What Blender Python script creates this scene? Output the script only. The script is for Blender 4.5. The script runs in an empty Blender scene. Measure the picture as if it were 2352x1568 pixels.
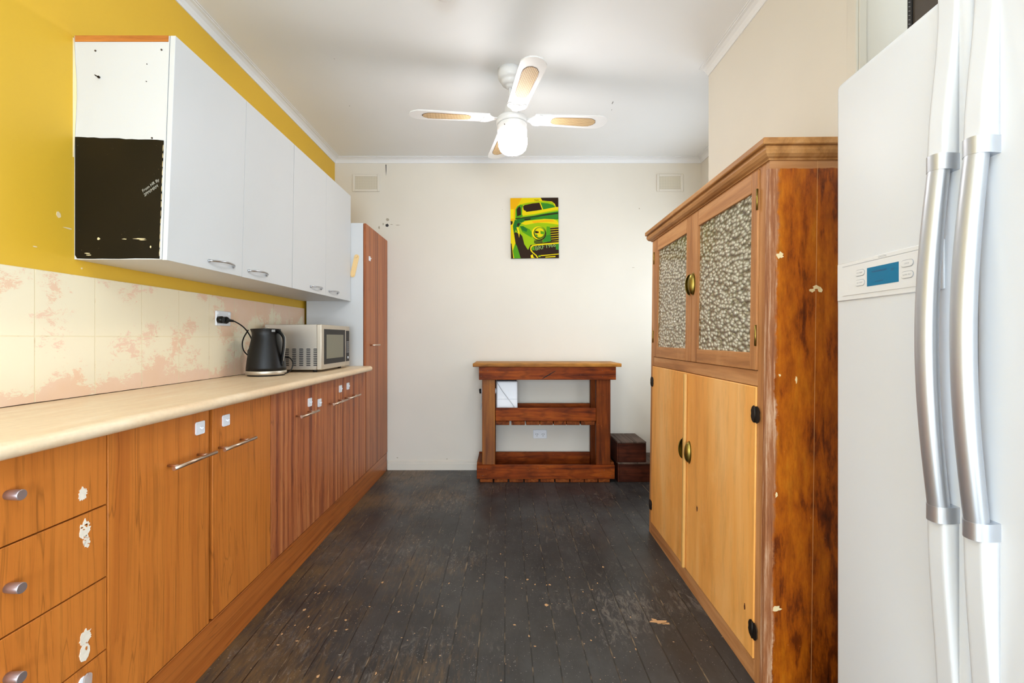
import bpy, bmesh, math, random
from mathutils import Vector, Matrix
random.seed(7)
PI = math.pi
C = bpy.context.scene.collection
sc = bpy.context.scene

# ------------------------------------------------------------------ camera
F = 1045.0                       # focal length in pixels of the 2352 wide frame (16 mm lens)
CAMZ = 1.114
cd = bpy.data.cameras.new('camera')
cd.sensor_width = 36.0
cd.lens = F / 2352.0 * 36.0
cd.shift_x = 14.0 / 2352.0
cd.shift_y = -8.0 / 2352.0
cd.clip_start = 0.02
cam = bpy.data.objects.new('camera', cd)
cam.location = (0, 0, CAMZ)
cam.rotation_euler = (PI / 2, 0, 0)
C.objects.link(cam)
sc.camera = cam

# ------------------------------------------------------------------ view, world, lights
sc.view_settings.view_transform = 'Standard'
sc.view_settings.look = 'None'
sc.view_settings.gamma = 1.0
sc.view_settings.use_curve_mapping = False
sc.view_settings.exposure = 1.12
w = bpy.data.worlds.new('sky')
sc.world = w
w.use_nodes = True
bg = w.node_tree.nodes['Background']
bg.inputs['Color'].default_value = (0.75, 0.87, 1.0, 1)
bg.inputs['Strength'].default_value = 1.0


XRW = 1.653


def area(name, loc, rot, sx, sy, power, col):
    d = bpy.data.lights.new(name, 'AREA')
    d.shape = 'RECTANGLE'
    d.size = sx
    d.size_y = sy
    d.energy = power
    d.color = col
    o = bpy.data.objects.new(name, d)
    o.location = loc
    o.rotation_euler = rot
    C.objects.link(o)
    return o


# added area lights standing for daylight at invented openings behind and beside the camera
area('added_daylight_rear', (0.2, -4.55, 1.1), (PI / 2 - 0.12, 0, 0), 2.9, 1.9, 105, (0.74, 0.87, 1.0))
area('added_daylight_left', (-1.45 + 0.03, -0.95, 0.85), (0, -PI / 2, 0), 1.5, 1.3, 26, (0.66, 0.82, 1.0))
area('added_daylight_right', (2.0 - 0.03, -0.9, 0.85), (0, PI / 2, 0), 1.5, 1.3, 32, (0.72, 0.86, 1.0))
# added area light facing the ceiling, standing in for a bounced flash
area('added_flash_bounce', (0.0, -0.5, 1.95), (PI * 1.06, 0, 0), 1.0, 1.0, 26, (0.70, 0.85, 1.0))
# added area light at an invented window in the recess behind the dresser
area('added_daylight_recess', (XRW - 0.012, 3.22, 1.40), (0, PI / 2, 0), 1.1, 0.8, 7, (0.76, 0.88, 1.0))
LAMP_STRENGTH = 28.0


# ------------------------------------------------------------------ colour and materials
def lin(h):
    h = h.lstrip('#')
    c = [int(h[i:i + 2], 16) / 255 for i in (0, 2, 4)]
    return tuple((x / 12.92 if x <= 0.04045 else ((x + 0.055) / 1.055) ** 2.4) for x in c) + (1,)


class NT:
    """small helper around a principled material's node tree"""
    def __init__(s, name, col='#808080', rough=0.5, metal=0.0, spec=0.5):
        s.m = bpy.data.materials.new(name)
        s.m.use_nodes = True
        s.t = s.m.node_tree
        s.b = s.t.nodes['Principled BSDF']
        s.b.inputs['Base Color'].default_value = lin(col) if isinstance(col, str) else col
        s.b.inputs['Roughness'].default_value = rough
        s.b.inputs['Metallic'].default_value = metal
        s.b.inputs['Specular IOR Level'].default_value = spec
        s._co = None

    def n(s, typ, **kw):
        x = s.t.nodes.new(typ)
        for k, v in kw.items():
            setattr(x, k, v)
        return x

    def l(s, a, b):
        s.t.links.new(a, b)

    def co(s):
        if not s._co:
            s._co = s.n('ShaderNodeTexCoord').outputs['Object']
        return s._co

    def mapped(s, scale=(1, 1, 1), loc=(0, 0, 0), rot=(0, 0, 0)):
        m = s.n('ShaderNodeMapping')
        m.inputs['Scale'].default_value = scale
        m.inputs['Location'].default_value = loc
        m.inputs['Rotation'].default_value = rot
        s.l(s.co(), m.inputs['Vector'])
        return m.outputs[0]

    def noise(s, scale=5, detail=4, rough=0.55, vec=None, dist=0.0):
        x = s.n('ShaderNodeTexNoise')
        x.inputs['Scale'].default_value = scale
        x.inputs['Detail'].default_value = detail
        x.inputs['Roughness'].default_value = rough
        x.inputs['Distortion'].default_value = dist
        s.l(vec if vec is not None else s.co(), x.inputs['Vector'])
        return x.outputs[0]

    def voro(s, scale=5, vec=None, feature='F1', rnd=1.0):
        x = s.n('ShaderNodeTexVoronoi', feature=feature)
        x.inputs['Scale'].default_value = scale
        x.inputs['Randomness'].default_value = rnd
        s.l(vec if vec is not None else s.co(), x.inputs['Vector'])
        return x.outputs['Distance']

    def ramp(s, fac, stops, interp='LINEAR'):
        r = s.n('ShaderNodeValToRGB')
        cr = r.color_ramp
        cr.interpolation = interp
        while len(cr.elements) < len(stops):
            cr.elements.new(0.5)
        for e, (p, c) in zip(cr.elements, stops):
            e.position = p
            e.color = lin(c) if isinstance(c, str) else (c, c, c, 1)
        s.l(fac, r.inputs[0])
        return r.outputs[0]

    def math(s, op, a, b=0.0, clamp=False):
        x = s.n('ShaderNodeMath', operation=op)
        x.use_clamp = clamp
        for i, v in enumerate((a, b)):
            if isinstance(v, (int, float)):
                x.inputs[i].default_value = v
            else:
                s.l(v, x.inputs[i])
        return x.outputs[0]

    def mix(s, fac, a, b, blend='MIX'):
        x = s.n('ShaderNodeMix', data_type='RGBA', blend_type=blend)
        for sock, v in ((x.inputs['Factor'], fac), (x.inputs[6], a), (x.inputs[7], b)):
            if isinstance(v, (int, float)):
                sock.default_value = v
            elif isinstance(v, str):
                sock.default_value = lin(v)
            else:
                s.l(v, sock)
        return x.outputs[2]

    def sep(s, vec=None):
        x = s.n('ShaderNodeSeparateXYZ')
        s.l(vec if vec is not None else s.co(), x.inputs[0])
        return x.outputs

    def bump(s, h, strength=0.2, dist=0.002):
        x = s.n('ShaderNodeBump')
        x.inputs['Strength'].default_value = strength
        x.inputs['Distance'].default_value = dist
        s.l(h, x.inputs['Height'])
        s.l(x.outputs[0], s.b.inputs['Normal'])

    def col(s, sock):
        s.l(sock, s.b.inputs['Base Color'])

    def rough(s, sock):
        s.l(sock, s.b.inputs['Roughness'])


def paint(name, col, rough=0.55, var=0.04, scale=3.0, bump=0.08, spec=0.4):
    k = NT(name, col, rough, 0, spec)
    nz = k.noise(scale, 3)
    d = k.ramp(nz, [(0.3, 1.0 - var), (0.7, 1.0)])
    k.col(k.mix(1.0, col, d, 'MULTIPLY'))
    k.bump(k.noise(220, 2), bump, 0.001)
    return k.m


def plain(name, col, rough=0.5, metal=0.0, spec=0.5):
    return NT(name, col, rough, metal, spec).m


def brushed(name, col, rough=0.3, stretch=(1, 1, 30), anis=0.0):
    k = NT(name, col, rough, 0.75)
    nz = k.noise(60, 3, vec=k.mapped(stretch))
    k.rough(k.ramp(nz, [(0.2, rough * 0.8), (0.8, rough * 1.25)]))
    k.bump(nz, 0.05, 0.0005)
    return k.m


def laminate(name, light, mid, dark, freq=(22, 22, 0.55), rough=0.38, line=0.55, fig=1.0, bump=0.03, off=(0, 0, 0), stripe=(0.36, 0.5, 0.64)):
    """printed wood laminate, grain along the axis with the small frequency"""
    k = NT(name, mid, rough, 0, 0.3)
    v = k.mapped(freq, off)
    warp = k.noise(0.9, 2, vec=k.mapped((1.2, 1.2, 1.2), off))
    vv = k.n('ShaderNodeVectorMath', operation='MULTIPLY_ADD')
    cmb = k.n('ShaderNodeCombineXYZ')
    sc_ = k.math('MULTIPLY', warp, 1.4 * fig)
    for i in range(3):
        k.l(sc_, cmb.inputs[i])
    k.l(cmb.outputs[0], vv.inputs[0])
    vv.inputs[1].default_value = (1, 1, 1)
    k.l(v, vv.inputs[2])
    a = k.noise(1.0, 5, 0.6, vec=vv.outputs[0], dist=0.15)
    base = k.ramp(a, [(stripe[0], dark), (stripe[1], mid), (stripe[2], light)])
    b = k.noise(5.0, 4, 0.7, vec=vv.outputs[0])
    fine = k.ramp(b, [(0.38, 1.0 - line * 0.5), (0.5, 1.0)])
    c = k.noise(1.7, 1, 0.5, vec=vv.outputs[0])
    thin = k.math('ABSOLUTE', k.math('SUBTRACT', c, 0.5))
    thin = k.ramp(thin, [(0.0, 1.0 - line * 0.75), (0.012, 1.0)])
    k.col(k.mix(1.0, k.mix(1.0, base, fine, 'MULTIPLY'), thin, 'MULTIPLY'))
    k.bump(b, bump, 0.0006)
    return k.m


M = {}
M['cream_wall'] = paint('cream_wall_paint', '#dfd8cb', 0.6, 0.05, 1.6, 0.08, 0.25)
M['yellow_wall'] = paint('yellow_wall_paint', '#e2b433', 0.5, 0.05, 1.2)
M['ceiling'] = paint('ceiling_paint', '#f0f0ef', 0.7, 0.03, 1.5)
M['cornice'] = paint('cornice_paint', '#e8e8e8', 0.45, 0.02, 2)
M['skirting'] = paint('skirting_paint', '#ddd6c8', 0.4, 0.06, 4)
M['white_door'] = paint('white_cabinet_board', '#d2d2d1', 0.4, 0.02, 2, 0.02, 0.3)
M['white_edge'] = plain('white_edging', '#e9e9e8', 0.4)
M['black_gap'] = plain('dark_recess', '#0b0705', 0.8)
M['teak'] = laminate('orange_teak_laminate', '#cc7a31', '#c4722c', '#ab5c22', (17, 17, 0.35), 0.38, 0.42, 0.9, stripe=(0.28, 0.46, 0.7))
M['teak_dark_gap'] = plain('brown_edge', '#6b2c0e', 0.5)
M['rosewood'] = laminate('reddish_laminate', '#c9804c', '#b26538', '#85442a', (26, 26, 0.35), 0.42, 0.55, 1.3, stripe=(0.33, 0.48, 0.66))
M['rosewood2'] = laminate('reddish_pantry_laminate', '#bb7445', '#ab6236', '#8b4c2b', (26, 26, 0.4), 0.4, 0.45, 0.8, off=(3, 5, 1))
M['plinth'] = laminate('plinth_laminate', '#b4662a', '#a65a22', '#8f4618', (26, 0.5, 26), 0.32, 0.5, 0.8, off=(2, 1, 4))
M['knob'] = plain('satin_aluminium', '#bdb0b0', 0.38, 0.85)
M['bar_handle'] = plain('satin_nickel_bar', '#d9c4b0', 0.28, 1.0)
M['bow_handle'] = plain('satin_chrome_bow', '#c2c4c8', 0.25, 1.0)
M['steel'] = brushed('stainless_steel', '#c4bbae', 0.42, (1, 1, 30))
M['steel_warm'] = brushed('stainless_steel_front', '#cdc3b2', 0.38, (30, 1, 1))
M['black_plastic'] = plain('black_plastic', '#0b0b0b', 0.42, 0, 0.35)
M['black_soft'] = plain('black_satin', '#0e0c0a', 0.42, 0, 0.35)
M['white_plastic'] = plain('white_plastic', '#e9ebef', 0.3)
M['grey_plastic'] = plain('grey_plastic', '#8e8f90', 0.4)
M['dark_slot'] = plain('dark_slot', '#222226', 0.6)
M['brass'] = plain('aged_brass', '#94803f', 0.36, 1.0)
M['iron'] = plain('black_iron', '#2a221c', 0.5, 0.6)
M['fridge'] = paint('fridge_enamel', '#dfe1e4', 0.42, 0.01, 1.0, 0.01, 0.2)
M['fridge_trim'] = plain('fridge_panel_plastic', '#e7e7e7', 0.35)
M['fridge_grey'] = plain('fridge_grey_lettering', '#a9abae', 0.5)
M['fridge_gap'] = plain('fridge_seal_grey', '#8d9093', 0.6)
M['fan_white'] = paint('fan_enamel', '#eae9e7', 0.3, 0.01, 2, 0.02)
M['screw'] = plain('grey_screw', '#5b5450', 0.4, 0.7)
M['amber_plastic'] = plain('amber_plastic', '#ecc78a', 0.3)


def mk_alu():
    k = NT('brushed_aluminium_handle', '#c9ced6', 0.40, 0.85)
    nz = k.noise(900, 2)
    k.bump(nz, 0.06, 0.0004)
    return k.m


M['alu'] = mk_alu()


def mk_lcd():
    k = NT('blue_display', '#086a90', 0.35, 0, 0.3)
    k.b.inputs['Emission Color'].default_value = lin('#066a92')
    k.b.inputs['Emission Strength'].default_value = 0.08
    return k.m


M['lcd'] = mk_lcd()
M['lcd_dark'] = plain('display_dark_mark', '#075f88', 0.4)


def mk_globe():
    k = NT('lit_opal_glass', '#fff6e2', 0.25)
    k.b.inputs['Emission Color'].default_value = lin('#fdf8f6')
    k.b.inputs['Emission Strength'].default_value = LAMP_STRENGTH
    return k.m


M['globe'] = mk_globe()


def mk_counter():
    k = NT('cream_benchtop_laminate', '#e8c796', 0.36, 0, 0.45)
    a = k.noise(4, 5, 0.6, vec=k.mapped((6, 1.0, 6)))
    base = k.ramp(a, [(0.3, '#e9c79e'), (0.55, '#efd3ad'), (0.75, '#f5dfc0')])
    b = k.noise(60, 4, 0.7)
    k.col(k.mix(1.0, base, k.ramp(b, [(0.35, 0.93), (0.6, 1.0)]), 'MULTIPLY'))
    return k.m


M['counter'] = mk_counter()


def mk_tiles():
    """cream paint worn off pale pink wall tiles, 205 mm grid"""
    k = NT('worn_painted_tiles', '#ecd9ad', 0.35, 0, 0.45)
    x, y, z = k.sep()
    T = 0.2055
    gy = k.math('FRACT', k.math('DIVIDE', k.math('SUBTRACT', y, 1.3927 - 6 * 0.2045 - 0.0), 0.2045))
    gz = k.math('FRACT', k.math('DIVIDE', k.math('SUBTRACT', z, 0.914), T))
    ey = k.math('ABSOLUTE', k.math('SUBTRACT', gy, 0.5))
    ez = k.math('ABSOLUTE', k.math('SUBTRACT', gz, 0.5))
    e = k.math('MAXIMUM', ey, ez)
    grout = k.ramp(e, [(0.488, 0.0), (0.496, 1.0)])
    # wear: grows towards the bench, with blotches
    big = k.noise(5.2, 3, 0.6, vec=k.mapped((1, 1, 1), (3.1, 0.4, 0.2)))
    med = k.noise(24, 12, 0.85, vec=k.mapped((1, 0.8, 1.0)), dist=0.9)
    fine = k.noise(70, 6, 0.85, vec=k.mapped((1, 0.35, 1.0)), dist=1.5)
    hz = k.math('DIVIDE', k.math('SUBTRACT', 1.10, z), 0.2, True)      # 0 above mid row, 1 at bench
    hz = k.math('POWER', k.math('MAXIMUM', hz, 0.0), 2.2)
    top = k.math('DIVIDE', k.math('SUBTRACT', z, 1.12), 0.2, True)
    farw = k.math('DIVIDE', k.math('SUBTRACT', y, 1.75), 0.9, True)
    s = k.math('ADD', k.math('MULTIPLY', big, 0.62), k.math('MULTIPLY', med, 0.45))
    s = k.math('ADD', s, k.math('MULTIPLY', fine, 0.26))
    s = k.math('ADD', s, k.math('MULTIPLY', hz, 0.24))
    s = k.math('ADD', s, k.math('MULTIPLY', k.math('MULTIPLY', top, farw), 0.17))
    wear = k.ramp(s, [(0.716, 0.0), (0.732, 1.0)])
    cream = k.ramp(k.noise(3.0, 3), [(0.3, '#ecdfc2'), (0.7, '#efe2c2')])
    pink = k.ramp(k.noise(6.0, 3), [(0.3, '#e9c4a2'), (0.7, '#ecccb2')])
    c = k.mix(wear, cream, pink)
    dark = k.ramp(k.noise(14, 4), [(0.58, '#e6d6b0'), (0.72, '#b98a55')])
    c = k.mix(grout, c, dark)
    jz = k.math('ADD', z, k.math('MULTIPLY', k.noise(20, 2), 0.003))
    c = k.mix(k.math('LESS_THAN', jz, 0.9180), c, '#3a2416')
    k.col(c)
    h = k.math('ADD', k.math('MULTIPLY', wear, -0.15), k.math('MULTIPLY', grout, -1.0))
    k.bump(h, 0.35, 0.001)
    return k.m


M['tiles'] = mk_tiles()


def mk_floor():
    k = NT('black_painted_floorboards', '#2e2a28', 0.36, 0, 0.5)
    x, y, z = k.sep()
    W = 0.0945
    bx = k.math('DIVIDE', k.math('ADD', x, 0.004 + 40 * W), W)
    fx = k.math('FRACT', bx)
    idx = k.math('FLOOR', bx)
    e = k.math('ABSOLUTE', k.math('SUBTRACT', fx, 0.5))
    seam = k.ramp(e, [(0.470, 0.0), (0.484, 1.0)])
    wn = k.n('ShaderNodeTexWhiteNoise', noise_dimensions='1D')
    k.l(idx, wn.inputs['W'])
    tone = k.ramp(wn.outputs['Value'], [(0.0, 0.88), (1.0, 1.12)])
    big = k.noise(1.5, 8, 0.72, vec=k.mapped((1.3, 0.7, 1), (1.5, 2.2, 0)))
    base = k.ramp(big, [(0.34, '#1d1b1b'), (0.5, '#302e2d'), (0.64, '#403f3e')])
    base = k.mix(1.0, base, tone, 'MULTIPLY')
    # grain worn through, warm, mostly by the cabinets
    gr = k.noise(9, 6, 0.75, vec=k.mapped((7, 1.0, 1)))
    m1 = k.noise(1.7, 3, 0.5, vec=k.mapped((1, 1, 1), (0.3, 4.1, 0)))
    left = k.math('DIVIDE', k.math('SUBTRACT', -0.05, x), 0.7, True)
    wearv = k.math('ADD', k.math('ADD', k.math('MULTIPLY', gr, 0.55), k.math('MULTIPLY', m1, 0.5)), k.math('MULTIPLY', left, 0.12))
    wr = k.ramp(wearv, [(0.585, 0.0), (0.74, 0.75)])
    c = k.mix(wr, base, '#6e5433')
    # dull scuffs
    sf = k.noise(38, 6, 0.8, vec=k.mapped((1.0, 0.35, 1)), dist=1.2)
    sfm = k.noise(2.2, 2, 0.5, vec=k.mapped((1, 1, 1), (7.0, 1.0, 0)))
    sfv = k.math('ADD', k.math('MULTIPLY', sf, 0.8), k.math('MULTIPLY', sfm, 0.35))
    sfr = k.ramp(sfv, [(0.63, 0.0), (0.73, 0.55)])
    c = k.mix(sfr, c, '#7b736b')
    # specks of dropped plaster and paint
    wv = k.mapped((1, 1, 1))
    sp = k.voro(26, vec=wv)
    spn = k.noise(3.2, 2)
    thr = k.math('MULTIPLY', spn, 0.19)
    spk = k.math('LESS_THAN', sp, k.math('SUBTRACT', thr, 0.028))
    sp2 = k.voro(90, vec=wv)
    spk2 = k.math('LESS_THAN', sp2, k.math('SUBTRACT', k.math('MULTIPLY', k.noise(6, 2), 0.25), 0.035))
    c = k.mix(k.math('MULTIPLY', spk, 0.7), c, '#c2a07c')
    c = k.mix(k.math('MULTIPLY', spk2, 0.6), c, '#b9b3aa')
    seamc = k.ramp(k.noise(11, 3), [(0.5, '#0d0a08'), (0.68, '#8a765c')])
    c = k.mix(k.math('MULTIPLY', seam, 0.9), c, seamc)
    k.col(c)
    k.rough(k.ramp(k.noise(3, 5, 0.6), [(0.3, 0.30), (0.7, 0.52)]))
    h = k.math('ADD', k.math('MULTIPLY', seam, -1.2), k.math('MULTIPLY', gr, 0.25))
    k.bump(h, 0.35, 0.0015)
    return k.m


M['floor'] = mk_floor()


def mk_stained(name, light, mid, dark, freq, rough=0.42, knots=True, off=(0, 0, 0)):
    """stained pine with soft growth figure and the odd knot"""
    k = NT(name, mid, rough + 0.1, 0, 0.12)
    v = k.mapped(freq, off)
    a = k.noise(1.0, 5, 0.62, vec=v, dist=0.9)
    base = k.ramp(a, [(0.3, dark), (0.5, mid), (0.68, light)])
    wv = k.n('ShaderNodeTexWave', wave_type='BANDS', bands_direction='X')
    wv.inputs['Scale'].default_value = 1.2
    wv.inputs['Distortion'].default_value = 6
    wv.inputs['Detail'].default_value = 3
    k.l(v, wv.inputs['Vector'])
    lines = k.ramp(wv.outputs[1], [(0.0, 0.72), (0.25, 1.0)])
    c = k.mix(0.8, base, lines, 'MULTIPLY')
    blot = k.ramp(k.noise(7, 3, vec=k.mapped((1, 1, 1), off)), [(0.3, 0.62), (0.6, 1.0)])
    c = k.mix(0.8, c, blot, 'MULTIPLY')
    if knots:
        kn = k.voro(3.2, vec=k.mapped((1, 1, 1), (off[0] + 0.3, off[1], off[2] + 0.7)))
        c = k.mix(k.ramp(kn, [(0.03, 0.85), (0.07, 0.0)]), c, dark)
    sp = k.math('LESS_THAN', k.voro(45), k.math('SUBTRACT', k.math('MULTIPLY', k.noise(8, 2), 0.14), 0.035))
    c = k.mix(k.math('MULTIPLY', sp, 0.6), c, '#c9a27c')
    k.col(c)
    k.bump(a, 0.1, 0.001)
    return k.m


for i, off in enumerate(((0, 0, 0), (2.3, 1.1, 0.6), (5.2, 3.0, 2.1))):
    M['pine_x%d' % i] = mk_stained('stained_pine_board_%d' % i, '#9c4c12', '#84390c', '#521f08', (1.6, 26, 26), 0.4, True, off)
M['pine_y'] = mk_stained('stained_pine_slat', '#95501f', '#793a12', '#4b210d', (26, 1.6, 26), 0.45, False)
M['pine_z'] = mk_stained('stained_pine_post', '#894412', '#70320c', '#421c08', (26, 26, 1.6), 0.42, True)
M['pine_top'] = mk_stained('varnished_pine_top', '#d39a4e', '#c08236', '#8f5824', (1.2, 24, 24), 0.36, False, (1, 0, 0))


def mk_rough_post():
    k = NT('rough_sawn_post', '#8a5210', 0.55, 0, 0.35)
    a = k.noise(1, 4, 0.6, vec=k.mapped((26, 26, 1.8)))
    base = k.ramp(a, [(0.3, '#6a3608'), (0.5, '#8b4e0e'), (0.7, '#a4671a')])
    s = k.n('ShaderNodeTexWave', wave_type='BANDS', bands_direction='Z')
    s.inputs['Scale'].default_value = 55
    s.inputs['Distortion'].default_value = 3.5
    s.inputs['Detail'].default_value = 2
    k.l(k.mapped((0.5, 0.5, 1), rot=(0, 0.35, 0)), s.inputs['Vector'])
    k.col(k.mix(0.55, base, k.ramp(s.outputs[1], [(0.1, 0.55), (0.6, 1.0)]), 'MULTIPLY'))
    k.bump(s.outputs[1], 0.3, 0.001)
    return k.m


M['rough_post'] = mk_rough_post()
M['crate'] = mk_stained('dark_crate_wood', '#5f2d1a', '#452014', '#28130e', (1.6, 24, 24), 0.4, False, (4, 2, 1))
M['crate_top'] = mk_stained('dark_grey_crate_lid', '#6f5c50', '#5b4a40', '#3f332c', (24, 1.6, 24), 0.5, False, (1, 7, 1))


def mk_strip_pine(name, light, mid, dark, freq, worn=True, off=(0, 0, 0), rough=0.55):
    """old stripped pine with dry streaks"""
    k = NT(name, mid, rough, 0, 0.35)
    a = k.noise(1, 5, 0.6, vec=k.mapped(freq, off), dist=0.4)
    base = k.ramp(a, [(0.28, dark), (0.5, mid), (0.7, light)])
    b = k.noise(4, 5, 0.75, vec=k.mapped(freq, off))
    c = k.mix(0.7, base, k.ramp(b, [(0.35, 0.8), (0.52, 1.0)]), 'MULTIPLY')
    p = k.noise(5, 5, 0.7, vec=k.mapped((1, 1, 1), off))
    if worn:
        c = k.mix(k.ramp(p, [(0.55, 0.0), (0.75, 0.55)]), c, light)
    fl = k.math('LESS_THAN', k.voro(55, vec=k.mapped((1, 1, 0.45), off)), k.math('SUBTRACT', k.math('MULTIPLY', k.noise(5, 3), 0.20), 0.07))
    c = k.mix(k.math('MULTIPLY', fl, 0.55), c, dark)
    k.col(c)
    k.bump(b, 0.1, 0.001)
    return k.m


M['dr_door'] = mk_strip_pine('honey_pine_door', '#fac27a', '#f5b05c', '#e49745', (5, 5, 0.7))
M['dr_frame_z'] = mk_strip_pine('stripped_pine_stile', '#cf9763', '#b47946', '#8d5730', (22, 22, 1.2))
M['dr_frame_y'] = mk_strip_pine('stripped_pine_rail', '#d49e6a', '#bd824e', '#966136', (22, 1.2, 22), off=(2, 2, 2))
M['dr_cap'] = mk_strip_pine('cornice_pine', '#cf9a64', '#b98249', '#8f5c30', (16, 2.0, 16), off=(5, 1, 2))
M['dr_strip'] = plain('pale_pine_bead', '#d8a55c', 0.5)
M['dr_inside'] = paint('cream_inside', '#d6ceb0', 0.6, 0.1, 3)


def mk_side():
    """varnished side panel: dark burnt varnish, worn bare along the front edge and under the cornice"""
    k = NT('varnished_side_boards', '#8a4309', 0.3, 0, 0.5)
    x, y, z = k.sep()
    a = k.noise(1, 6, 0.7, vec=k.mapped((26, 26, 4.0)), dist=0.5)
    b = k.noise(3.2, 6, 0.7, vec=k.mapped((4.0, 1, 1.2), (1, 0, 3.3)))
    c3 = k.noise(14, 6, 0.7, vec=k.mapped((3, 1, 0.7)))
    xx = k.math('MULTIPLY', k.math('DIVIDE', x, 0.26), 0.10)
    zz = k.math('MULTIPLY', z, -0.035)
    s = k.math('ADD', k.math('MULTIPLY', a, 0.42), k.math('MULTIPLY', b, 0.62))
    s = k.math('SUBTRACT', s, xx)
    s = k.math('SUBTRACT', s, k.math('ADD', zz, 0.03))
    base = k.ramp(s, [(0.30, '#2f1305'), (0.39, '#6b2d08'), (0.45, '#9c4b0a'), (0.54, '#b7620e'), (0.66, '#c97d1e')])
    base = k.mix(0.6, base, k.ramp(c3, [(0.35, 0.6), (0.55, 1.0)]), 'MULTIPLY')
    # pale flaking flecks
    fl = k.math('LESS_THAN', k.voro(60, vec=k.mapped((1, 1, 0.5))), k.math('SUBTRACT', k.math('MULTIPLY', k.noise(4, 4), 0.2), 0.075))
    base = k.mix(k.math('MULTIPLY', fl, 0.8), base, '#d9b07c')
    # worn front edge: x runs away from the front, minus the panel's own lean
    xe = k.math('SUBTRACT', x, k.math('MULTIPLY', z, 0.0125))
    edge = k.math('ADD', xe, k.math('MULTIPLY', k.math('SUBTRACT', k.noise(9, 6, 0.8), 0.5), 0.055))
    em = k.ramp(edge, [(0.024, 1.0), (0.030, 0.0)])
    pale = k.ramp(k.noise(1, 6, 0.75, vec=k.mapped((60, 60, 3))), [(0.35, '#7e4523'), (0.5, '#a0653b'), (0.66, '#d8b391')])
    c = k.mix(em, base, pale)
    tz = k.math('ADD', z, k.math('MULTIPLY', k.noise(30, 3), 0.01))
    tm = k.ramp(tz, [(0.0, 0.0), (1.0, 0.0)])
    tmk = k.math('GREATER_THAN', tz, 1.648)
    c = k.mix(tmk, c, k.ramp(k.noise(1, 4, vec=k.mapped((3, 3, 40))), [(0.3, '#a56c3c'), (0.7, '#c28d5c')]))
    # board joint
    j = k.math('LESS_THAN', k.math('ABSOLUTE', k.math('SUBTRACT', xe, 0.148)), 0.0009)
    c = k.mix(k.math('MULTIPLY', j, 0.7), c, '#d6a06a')
    k.col(c)
    k.rough(k.math('ADD', k.math('MULTIPLY', em, 0.3), 0.28))
    k.bump(c3, 0.08, 0.001)
    return k.m


M['dr_side'] = mk_side()


def mk_glass():
    """hammered obscure glass"""
    k = NT('hammered_glass', '#d9d2b4', 0.12, 0, 0.9)
    k.b.inputs['Transmission Weight'].default_value = 0.3
    k.b.inputs['Coat Weight'].default_value = 0.6
    k.b.inputs['Coat Roughness'].default_value = 0.12
    k.b.inputs['IOR'].default_value = 1.5
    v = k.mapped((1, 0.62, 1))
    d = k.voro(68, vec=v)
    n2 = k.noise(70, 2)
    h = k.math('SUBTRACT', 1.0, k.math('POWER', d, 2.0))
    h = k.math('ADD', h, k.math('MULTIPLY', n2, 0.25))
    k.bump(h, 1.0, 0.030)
    k.col(k.ramp(d, [(0.32, '#fffbe2'), (0.72, '#a89d70')]))  # bright glints and dark refracted edges painted into the base colour
    return k.m


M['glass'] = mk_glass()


def mk_rattan():
    k = NT('woven_cane', '#ecd0a0', 0.6, 0, 0.3)
    v = k.mapped((1, 1, 1))
    w1 = k.n('ShaderNodeTexWave', bands_direction='X'); w1.inputs['Scale'].default_value = 38; k.l(v, w1.inputs['Vector'])
    w2 = k.n('ShaderNodeTexWave', bands_direction='Y'); w2.inputs['Scale'].default_value = 38; k.l(v, w2.inputs['Vector'])
    m = k.math('MULTIPLY', w1.outputs[1], w2.outputs[1])
    k.col(k.ramp(m, [(0.0, '#a98458'), (0.25, '#dcbb88'), (0.8, '#f2dfba')]))
    k.bump(m, 0.5, 0.002)
    return k.m


M['rattan'] = mk_rattan()


def mk_chalk():
    k = NT('blackboard_paint', '#1a1408', 0.45, 0, 0.25)
    a = k.noise(4, 4)
    c = k.ramp(a, [(0.3, '#0b0803'), (0.7, '#161006')])
    sp = k.math('LESS_THAN', k.voro(70), k.math('SUBTRACT', k.math('MULTIPLY', k.noise(9, 3), 0.14), 0.045))
    c = k.mix(k.math('MULTIPLY', sp, 0.8), c, '#b39a72')
    k.col(c)
    return k.m


M['chalk'] = mk_chalk()
M['chalk_mark'] = plain('chalk_dust', '#a9a79c', 0.9)
M['bare_wood'] = mk_strip_pine('bare_pine_batten', '#d08a44', '#c47a35', '#a05c22', (3, 26, 26), False)
M['cream_chip'] = plain('cream_paint_chip', '#e6cf9f', 0.7)
M['residue'] = paint('dried_adhesive', '#ecdfcb', 0.7, 0.1, 90, 0.4)
M['socket_white'] = plain('socket_white', '#e6e8ec', 0.3)
M['cable_white'] = plain('white_cable', '#b9babd', 0.5)


def mk_clear():
    k = NT('clear_plastic', '#f0e4dc', 0.15, 0, 0.5)
    k.b.inputs['Transmission Weight'].default_value = 0.7
    k.b.inputs['IOR'].default_value = 1.35
    return k.m


M['clear'] = mk_clear()


def mk_windowglass():
    k = NT('window_pane', '#ffffff', 0.0, 0, 0.5)
    k.b.inputs['Transmission Weight'].default_value = 1.0
    k.b.inputs['IOR'].default_value = 1.0
    return k.m


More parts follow.
